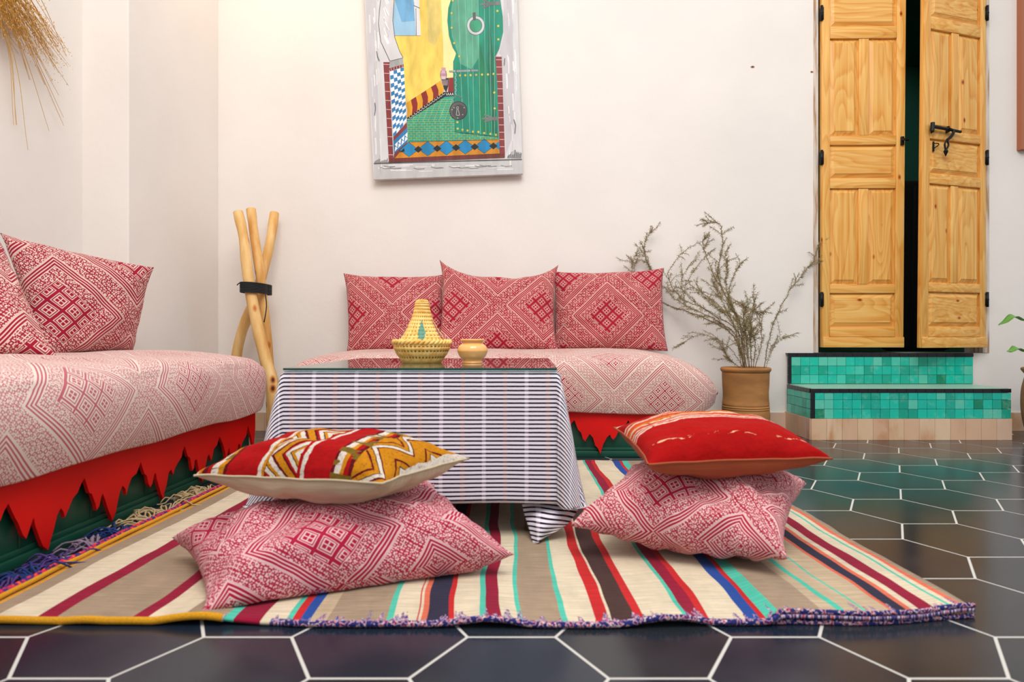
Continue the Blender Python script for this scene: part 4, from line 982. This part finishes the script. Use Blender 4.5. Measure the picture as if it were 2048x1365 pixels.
q = MB(); GZ = TZ+.0045; q.box((TX0-.001, TY0-.010, GZ), (TX1+.001, TY1, GZ+.005), 0, .0)
for i_ in range(len(q.f)): pass
o = q.build('glass_sheet', [M_GLASS, M_GEDGE], smooth=False)
for p in o.data.polygons:
    if p.normal.y < -.5: p.material_index = 1
tag(o, 'clear glass sheet with green edge laid on the striped tablecloth', 'glass sheet')
GT = GZ+.005

# basket
def straw(name, gap=True):
    m = mat(name, rgb(226, 190, 104), .6, .35); E.nt = m.node_tree
    n = tex(m, 'Noise', Scale=60, Detail=4); lk(m, coords(m), n.inputs['Vector'])
    a = ramp(m, n.outputs[0], [(.3, rgb(232,166,66)), (.6, rgb(250,206,122))])
    lk(m, a, bs(m).inputs['Base Color']); bump(m, n.outputs[0], .3, .002); return m
M_STR = straw('woven_straw'); M_GAP = mat('straw_gap_shade', rgb(150, 104, 40), .8); M_TEAL = mat('teal_dyed_straw', rgb(96, 146, 124), .7); M_MAUVE = mat('mauve_dyed_straw', rgb(150, 90, 100), .7)  # M_GAP: shade of the weave holes put into a darker straw colour
bx_, by_ = P(844, 722, 1.67).x, 1.67; bk_ = thing('straw_basket', (bx_, by_, GT), 'woven straw basket with a tall conical lid standing on the glass table', 'basket')
k_ = 1.67/F
def interp(pts, t):
    L = len(pts)-1; x = t*L; i = min(int(x), L-1); f_ = x-i
    return tuple(pts[i][j]*(1-f_)+pts[i+1][j]*f_ for j in (0, 1))
def woven(prof, rowsn, cols, c, deep, colorf):
    NV = rowsn*4; NU = cols*4; sp = spline([Vector((r, z, 0)) for r, z in prof], NV); m_ = MB(); c = Vector(c); base = len(m_.v)
    def hole(i, j):
        rw = (i//4); off = 2*(rw % 2)*0
        return (i % 4) == 1 and ((j+off) % 4) in (1, 2)
    for i in range(NV+1):
        r, z = sp[i].x, sp[i].y
        for j in range(NU):
            th = 2*PI*j/NU; ph = (i % 4)
            rr = r+(.0012 if ph in (3, 0) else 0)+(.0008 if j % 4 in (0, 3) else -.0004)
            if ph in (1, 2) and j % 4 in (2,): rr -= deep
            rr = max(rr, .0005)
            m_.v.append((c.x+rr*math.cos(th), c.y+rr*math.sin(th), c.z+z))
    for i in range(NV):
        for j in range(NU):
            j2 = (j+1) % NU; mi = colorf(i, j, NV, NU, (i % 4) == 1 and j % 4 in (1, 2))
            m_.f.append((i*NU+j, i*NU+j2, (i+1)*NU+j2, (i+1)*NU+j)); m_.m.append(mi); m_.uv.append([(0, 0)]*4)
    return m_
bowl = [(.001, .001), (.044, 0), (.052, .004), (.062, .018), (.070, .032), (.0735, .042), (.0725, .050), (.070, .055)]
m_ = woven([(r, z) for r, z in bowl], 6, 44, (bx_, by_, GT), .002, lambda i, j, NV, NU, h: 1 if (h and 7 < i < NV-4) else 0)
finish(m_.build('bowl', [M_STR, M_GAP], bk_))
rimp = MB(); 
for s_ in range(2):
    rimp.tube([(bx_+(.0725+.003*math.cos(a*.9+s_*PI))*math.cos(a*2*PI/130), by_+(.0725+.003*math.cos(a*.9+s_*PI))*math.sin(a*2*PI/130), GT+.054+.004*math.sin(a*.9+s_*PI)) for a in range(131)], .0042, 6)
rimp.build('braided_rim', M_STR, bk_)
lid = [(.062, .058), (.056, .066), (.046, .082), (.036, .098), (.028, .113), (.0225, .130), (.019, .145), (.017, .157), (.013, .165), (.001, .168)]
def lidcol(i, j, NV, NU, h):
    t = i/NV; th = 2*PI*j/NU
    for cth, mi, wd_ in ((-PI/2+.12, 2, .22), (-PI/2+1.25, 3, .2), (-PI/2-1.25, 3, .2), (PI/2, 2, .3)):
        dth = abs((th-cth+PI) % (2*PI)-PI)
        if .03 < t < .45 and dth < wd_*(1-abs(t-.2)/.25): return mi
    return 1 if h else 0
m_ = woven(lid, 15, 30, (bx_, by_, GT), .0016, lidcol); finish(m_.build('conical_lid', [M_STR, M_GAP, M_TEAL, M_MAUVE], bk_, label='conical straw lid with teal and mauve diamonds'))

# little jar
M_CER = mat('glossy_apricot_glaze', rgb(246, 180, 106), .12, .6)
jp = P(945, 722, 1.64); pr = [(.001, 0), (.0245, 0), (.026, .003), (.024, .007), (.033, .016), (.0385, .028), (.0395, .034), (.036, .043), (.028, .050), (.0255, .053), (.027, .056), (.0310, .058), (.0315, .061), (.029, .062), (.024, .058), (.022, .052), (.030, .042), (.034, .030), (.028, .014), (.001, .010)]
m_ = MB(); m_.lathe([(v.x, v.y) for v in spline([Vector((a, b, 0)) for a, b in pr], 76)], (jp.x, 1.64, GT), 48)
tag(finish(m_.build('ceramic_jar', M_CER)), 'small glossy apricot ceramic jar standing on the glass beside the basket', 'jar')

# ---------------------------------------------------------------- tripod of sticks
def stickmat():
    m = mat('peeled_stick_wood', rgb(226, 176, 104), .55, .35); E.nt = m.node_tree
    n = tex(m, 'Noise', Scale=1, Detail=4); lk(m, coords(m, 'Object', (20, 20, 4)), n.inputs['Vector'])
    a = ramp(m, n.outputs[0], [(.3, rgb(206,142,66)), (.5, rgb(226,178,108)), (.7, rgb(238,202,142))])
    v = tex(m, 'Voronoi', Scale=1); lk(m, coords(m, 'Object', (13, 13, 8)), v.inputs['Vector'])
    k = ramp(m, v.outputs['Distance'], [(.06, rgb(80,36,16)), (.12, rgb(224,160,90)), (.2, rgb(255,255,255))])
    lk(m, mix(m, 1, a, k, 'MULTIPLY'), bs(m).inputs['Base Color']); return m
M_ST = stickmat()
tri = thing('stick_tripod', (-1.25, 2.75, 0), 'three pale peeled sticks crossed and bound with black cord, standing in the back corner', 'stick tripod')
def stick(pts, r0, r1):
    sp = spline([P(*p) for p in pts], 40); q = MB()
    q.tube(sp, [(r0+(r1-r0)*i/40)*(1+nz(i*.25, r0*900)*.12) for i in range(41)], 14); finish(q.build('stick', M_ST, tri), sharp=.8)
stick([(476, 424, 2.76), (487, 475, 2.73), (498, 560, 2.66), (508, 640, 2.58), (528, 712, 2.50), (546, 760, 2.44), (560, 893, 2.42)], .0205, .0285) if False else None
stick([(476, 424, 2.76), (488, 480, 2.74), (497, 560, 2.715), (512, 640, 2.70), (530, 715, 2.69), (546, 775, 2.68), (556, 878, 2.67)], .020, .027)
stick([(502, 419, 2.84), (509, 475, 2.81), (520, 545, 2.78), (527, 610, 2.78), (534, 680, 2.80), (540, 760, 2.82), (544, 867, 2.85)], .0195, .021)
stick([(549, 427, 2.92), (541, 480, 2.87), (526, 545, 2.84), (505, 610, 2.83), (482, 670, 2.84), (470, 740, 2.86), (462, 866, 2.87)], .0205, .0235)
q = MB(); cpt = P(511, 577, 2.765)
for k in range(7):
    z = cpt.z-.021+k*.0065; pts = []
    for a in range(41):
        t = a/40*2*PI; ca, sa = math.cos(t), math.sin(t)
        pts.append((cpt.x+.047*(abs(ca)**.75)*(1 if ca > 0 else -1), cpt.y+.008+.098*(abs(sa)**.8)*(1 if sa > 0 else -1), z+.002*ca-(ca*.004)))
    q.tube(pts, .0035, 6)
q.tube(spline([P(490, 568, 2.675), P(484, 566, 2.68), P(478, 567, 2.68), P(474, 571, 2.68)], 8), .0022, 6); q.tube(spline([P(531, 590, 2.69), P(533, 610, 2.68), P(531, 630, 2.66), P(528, 645, 2.655)], 8), .0025, 6)
q.build('cord', mat('black_cord', rgb(30, 34, 34), .8), tri, label='black cord wrapped round the crossing')

# ---------------------------------------------------------------- potted dry rosemary
def clay(name, c, speck=.0):
    m = mat(name, rgb(*c), .7, .3); n = tex(m, 'Noise', Scale=7, Detail=5); lk(m, coords(m, 'Object', (1, 1, 3)), n.inputs['Vector'])
    cl_ = rgb(*c); lk(m, ramp(m, n.outputs[0], [(.3, tuple(v*.72 for v in cl_[:3])+(1,)), (.55, cl_), (.75, tuple(min(1, v*1.35) for v in cl_[:3])+(1,))]), bs(m).inputs['Base Color'])
    bump(m, n.outputs[0], .2, .003); return m
M_CLAY = clay('ochre_clay', (170, 118, 66)); M_SOIL = mat('dry_soil', rgb(70, 52, 40), .95)
PYP = 2.76; pp = P(1491, 740, PYP); px_ = pp.x; kk = PYP/F
plant = thing('potted_rosemary', (px_, PYP, 0), 'tall clay pot holding dry straggling rosemary branches, between back bench and tiled steps', 'potted plant')
ZR = H-(735-673)*kk
pr = [(.001, .012), (.085, 0), (.094, .004), (.099, .03), (.101, .07), (.1015, .11), (.099, .125), (.101, .129), (.098, .134), (.1005, .138), (.097, .143), (.0985, .149), (.096, .17), (.0955, .20), (.0975, .235), (.099, ZR-.028), (.099, ZR-.022), (.1035, ZR-.016), (.106, ZR-.008), (.103, ZR-.001), (.096, ZR), (.090, ZR-.006), (.088, ZR-.03), (.086, ZR-.06)]
m_ = MB(); m_.lathe([(v.x, v.y) for v in spline([Vector((a, b, 0)) for a, b in pr], 110)], (px_, PYP, 0), 56, rf=lambda t, v: 1+.006*math.sin(t*2+v*3))
finish(m_.build('clay_pot', M_CLAY, plant))
m_ = MB(); m_.lathe([(.001, ZR-.03), (.088, ZR-.034)], (px_, PYP, 0), 32); m_.build('soil', M_SOIL, plant)
def c7(X, Y, d): return P(1220+X/2.967, 420+Y/2.967, d)
BR = [
 ([(800,935,2.76),(740,760,2.80),(640,680,2.84),(480,610,2.88),(300,545,2.945),(262,440,2.95),(245,365,2.945),(207,260,2.92),(212,180,2.92),(250,128,2.92)], .0042, 1.4),
 ([(790,935,2.76),(760,730,2.78),(560,590,2.84),(420,520,2.88),(345,410,2.90),(370,330,2.90),(440,250,2.91),(520,190,2.91)], .0034, .8),
 ([(800,935,2.75),(740,740,2.76),(600,640,2.80),(400,540,2.86),(310,450,2.90)], .0034, 1.3),
 ([(800,935,2.77),(780,700,2.80),(650,430,2.86),(645,330,2.87),(665,200,2.88),(660,100,2.88),(620,75,2.88),(545,90,2.88)], .0038, 1.4),
 ([(790,930,2.74),(750,660,2.77),(700,540,2.80),(600,350,2.84),(550,200,2.86),(580,160,2.86)], .0032, 1.1),
 ([(780,930,2.72),(740,700,2.74),(680,600,2.77),(560,500,2.80),(470,430,2.84),(520,330,2.86),(620,230,2.87)], .003, .8),
 ([(810,930,2.74),(760,640,2.76),(700,560,2.79),(730,400,2.82),(785,310,2.84)], .003, 1.0),
 ([(840,935,2.73),(835,700,2.74),(860,520,2.76)], .003, 1.4),
 ([(860,935,2.72),(900,780,2.74),(890,640,2.75),(900,600,2.76)], .0028, 1.1),
 ([(915,935,2.76),(950,740,2.82),(1000,600,2.86),(1080,460,2.90),(1160,360,2.93),(1210,300,2.94),(1240,200,2.945)], .0032, 1.2),
 ([(925,935,2.74),(970,820,2.76),(1040,745,2.78)], .0018, .7),
 ([(790,935,2.70),(720,830,2.70),(620,760,2.72),(520,745,2.76),(385,815,2.80)], .002, .6),
 ([(262,440,2.95),(190,430,2.95),(135,380,2.925),(140,300,2.92),(162,245,2.92)], .002, 1.1),
 ([(830,935,2.72),(800,720,2.72),(790,560,2.74)], .003, 1.6),
 ([(770,935,2.72),(700,880,2.71),(665,820,2.71)], .002, 1.0),
 ([(810,935,2.70),(770,800,2.69),(720,660,2.71),(600,560,2.76),(520,480,2.80)], .0026, 1.2),
 ([(825,935,2.71),(770,700,2.72),(700,600,2.74),(640,500,2.78),(620,430,2.80)], .0026, 1.3),
 ([(850,935,2.70),(860,800,2.69),(830,650,2.70),(780,540,2.73)], .0028, 1.6),
 ([(780,700,2.78),(690,470,2.83),(700,350,2.85),(680,260,2.86)], .0024, 1.2),
 ([(660,640,2.82),(520,560,2.86),(430,470,2.88),(440,380,2.90),(530,270,2.90)], .002, .9)]
random.seed(17)
M_TWIG = mat('brown_twig', rgb(134, 106, 78), .8); M_NEED = mat('dull_green_needles', rgb(112, 122, 66), .8); M_NEED2 = mat('dry_tan_needles', rgb(168, 140, 100), .8)
st = MB(); ne = MB()
def needles(sp, dens, gfac):
    L = 0
    for a, b in zip(sp[:-1], sp[1:]):
        dv = b-a; l = dv.length; L += l; cnt = int(l*dens*760+random.random())
        for _ in range(cnt):
            p = a.lerp(b, random.random()); ax = Vector((random.uniform(-1, 1), random.uniform(-1, 1), random.uniform(-1, 1))).normalized()
            dr = (dv.normalized()*.8+ax).normalized(); ln_ = random.uniform(.006, .017); sd = dr.cross(Vector((random.random(), 1, random.random()))).normalized()*.00075
            tip = p+dr*ln_+Vector((0, 0, -.002))
            if tip.y > YW-.003 or p.z < ZR-.03: continue
            mid = p.lerp(tip, .5)
            mi = 0 if random.random() < gfac else 1
            ne.face([p, mid+sd, tip, mid-sd], mi)
for pts, r0, dn_ in BR:
    sp = spline([c7(*p) for p in pts], 8*len(pts)); n_ = len(sp)
    for i, p in enumerate(sp): p += Vector((nz(i*.4, r0*1000), nz(i*.4, 5, r0*1000), nz(i*.4, 9, r0*999)))*.007*min(1, i/6); p.y = min(p.y, YW-.008)
    st.tube(sp, [r0*.62*(1-.6*i/n_) for i in range(n_)], 6); needles(sp[2:], dn_, .62)
    for k in range(int(5+9*dn_)):
        i = random.randint(n_//5, n_-3); p = sp[i]; dv = (sp[i+1]-sp[i]).normalized(); ax = Vector((random.uniform(-1, 1), random.uniform(-.5, .5), random.uniform(-.6, 1)))
        q_ = [p]; dd = (dv+ax*.8).normalized(); Lb = random.uniform(.03, .085)
        for s_ in range(5):
            dd = (dd+Vector((random.uniform(-.3, .3), random.uniform(-.2, .2), random.uniform(-.3, .25)))).normalized(); w2 = q_[-1]+dd*Lb/5; w2.y = min(w2.y, YW-.01); q_.append(w2)
        st.tube(q_, [.0008]*6, 4, cap=False); needles(q_, dn_*.9, .45)
st.build('branches', M_TWIG, plant); ne.build('needles', [M_NEED, M_NEED2], plant, smooth=False, kind='stuff')

# right hand pot with broad leaves
pr2 = thing('potted_leafy_plant', (2.185, 2.66, 0), 'clay pot with broad green leaves cut off by the right edge beside the steps', 'potted plant')
ZR2 = H-(737-673)*2.66/F
pf2 = [(.001, 0), (.075, 0), (.088, .01), (.104, .06), (.113, .12), (.115, .17), (.112, .22), (.104, .26), (.100, ZR2-.03), (.112, ZR2-.012), (.114, ZR2-.002), (.104, ZR2), (.095, ZR2-.03)]
m_ = MB(); m_.lathe([(v.x, v.y) for v in spline([Vector((a, b, 0)) for a, b in pf2], 60)], (2.215, 2.66, 0), 48); finish(m_.build('clay_pot', clay('brown_clay', (146, 112, 78)), pr2))
m_ = MB(); m_.tube(spline([(2.115, 2.62, .255), (2.085, 2.61, .245), (2.085, 2.61, .21), (2.105, 2.62, .195)], 12), .006, 8); m_.build('handle', M_CLAY, pr2)
m_ = MB(); m_.lathe([(.001, ZR2-.03), (.096, ZR2-.03)], (2.215, 2.66, 0), 24); m_.build('soil', M_SOIL, pr2)
M_LEAF = mat('glossy_leaf', rgb(70, 128, 50), .35, .5); n_ = tex(M_LEAF, 'Noise', Scale=14); lk(M_LEAF, coords(M_LEAF), n_.inputs['Vector']); lk(M_LEAF, ramp(M_LEAF, n_.outputs[0], [(.3, rgb(50,104,36)), (.7, rgb(104,160,70))]), bs(M_LEAF).inputs['Base Color'])
M_STEM = mat('green_stem', rgb(96, 120, 60), .6)
def leafy(pts, wd_, par):
    sp = spline(pts, 16); m_ = MB(); side = Vector((0, 1, .25)).normalized()
    def f(u, v):
        p = sp[int(round(u*16))]; w_ = wd_*math.sin(PI*min(1, u*.96+.02))**.8
        return p+side*(v-.5)*2*w_+Vector((0, 0, abs(v-.5)*w_*.9+.004*math.sin(u*14)))
    m_.grid(f, 16, 6); o = finish(m_.build('leaf', M_LEAF, par)); s2 = o.modifiers.new('t', 'SOLIDIFY'); s2.thickness = .0008
for tip, mid, top in ((P(1997, 653, 2.72), P(2030, 637, 2.70), P(2062, 650, 2.67)), (P(2014, 706, 2.70), P(2036, 701, 2.70), P(2066, 708, 2.68)), (P(2110, 560, 2.6), P(2095, 570, 2.62), P(2080, 610, 2.64)), (P(2180, 640, 2.6), P(2140, 610, 2.62), P(2100, 640, 2.64)), (P(2150, 700, 2.5), P(2130, 690, 2.55), P(2100, 700, 2.62))):
    base = Vector((2.215, 2.66, ZR2-.03)); m_ = MB(); m_.tube(spline([base, base.lerp(top, .55)+Vector((0, 0, .04)), top], 10), .003, 6); sm2 = m_.build('stem', M_STEM, pr2)
    leafy([top, mid, tip], .022, sm2)

# ---------------------------------------------------------------- dried grass bundle on the left wall
def PWl(px, py, off): 
    X = XL2+off; Y = X*F/(px-VX); return P(px, py, Y)
gb = thing('dried_grass_bundle', tuple(PWl(-60, -60, .03)), 'bundle of dried golden grass stalks with seed heads hanging high on the left wall', 'dried grass')
M_GR = mat('golden_dry_stalk', rgb(206, 160, 74), .7); M_SD = mat('tan_seed', rgb(214, 170, 100), .8); M_SD2 = mat('orange_seed', rgb(214, 146, 40), .8)
random.seed(23); st = MB(); sd_ = MB(); sd_cols = [0, 0, 1]
def seed(p, r, mi):
    a = [Vector((r, 0, 0)), Vector((0, r, 0)), Vector((-r, 0, 0)), Vector((0, -r, 0))]; t = p+Vector((0, 0, r*1.6)); b = p-Vector((0, 0, r*1.6))
    for k in range(4): sd_.face([p+a[k], p+a[(k+1) % 4], t], mi); sd_.face([p+a[(k+1) % 4], p+a[k], b], mi)
for k in range(110):
    f_ = random.random(); x0_, y0_ = random.uniform(-120, -30), random.uniform(-150, -20)
    if k < 98: tx, ty = 12+118*f_+random.gauss(0, 12), 50+130*f_*random.uniform(.3, 1.05)+random.gauss(0, 12); ty = max(ty, tx*.3)
    else: tx, ty = random.choice([(22,240),(32,250),(55,300),(100,262),(128,252),(92,198),(126,235),(60,160),(88,170)]); tx += random.gauss(0, 3)
    if tx > 138: tx = 138-random.random()*8
    off = random.uniform(.012, .10) if k < 98 else random.uniform(.01, .05)
    mx_, my_ = (x0_+tx)/2+random.uniform(0, 22), (y0_+ty)/2-random.uniform(10, 28)
    if k >= 98: mx_, my_ = tx*.35, ty*.28
    sp = spline([PWl(x0_, y0_, off), PWl(mx_, my_, off+.01), PWl(tx, ty, max(.01, off-.02))], 14)
    st.tube(sp, [.0018-.0011*i/14 for i in range(15)], 4, cap=False)
    if k < 98 and random.random() < .75:
        mi = random.choice(sd_cols)
        for s_ in range(random.randint(10, 30)):
            p = sp[random.randint(8, 14)]+Vector((random.gauss(0, .007), random.gauss(0, .011), random.gauss(0, .007))); p.x = max(p.x, XL2+.004); seed(p, random.uniform(.0010, .0021), mi)
st.build('stalks', M_GR, gb, kind='stuff'); sd_.build('seed_heads', [M_SD, M_SD2], gb, smooth=False, kind='stuff')
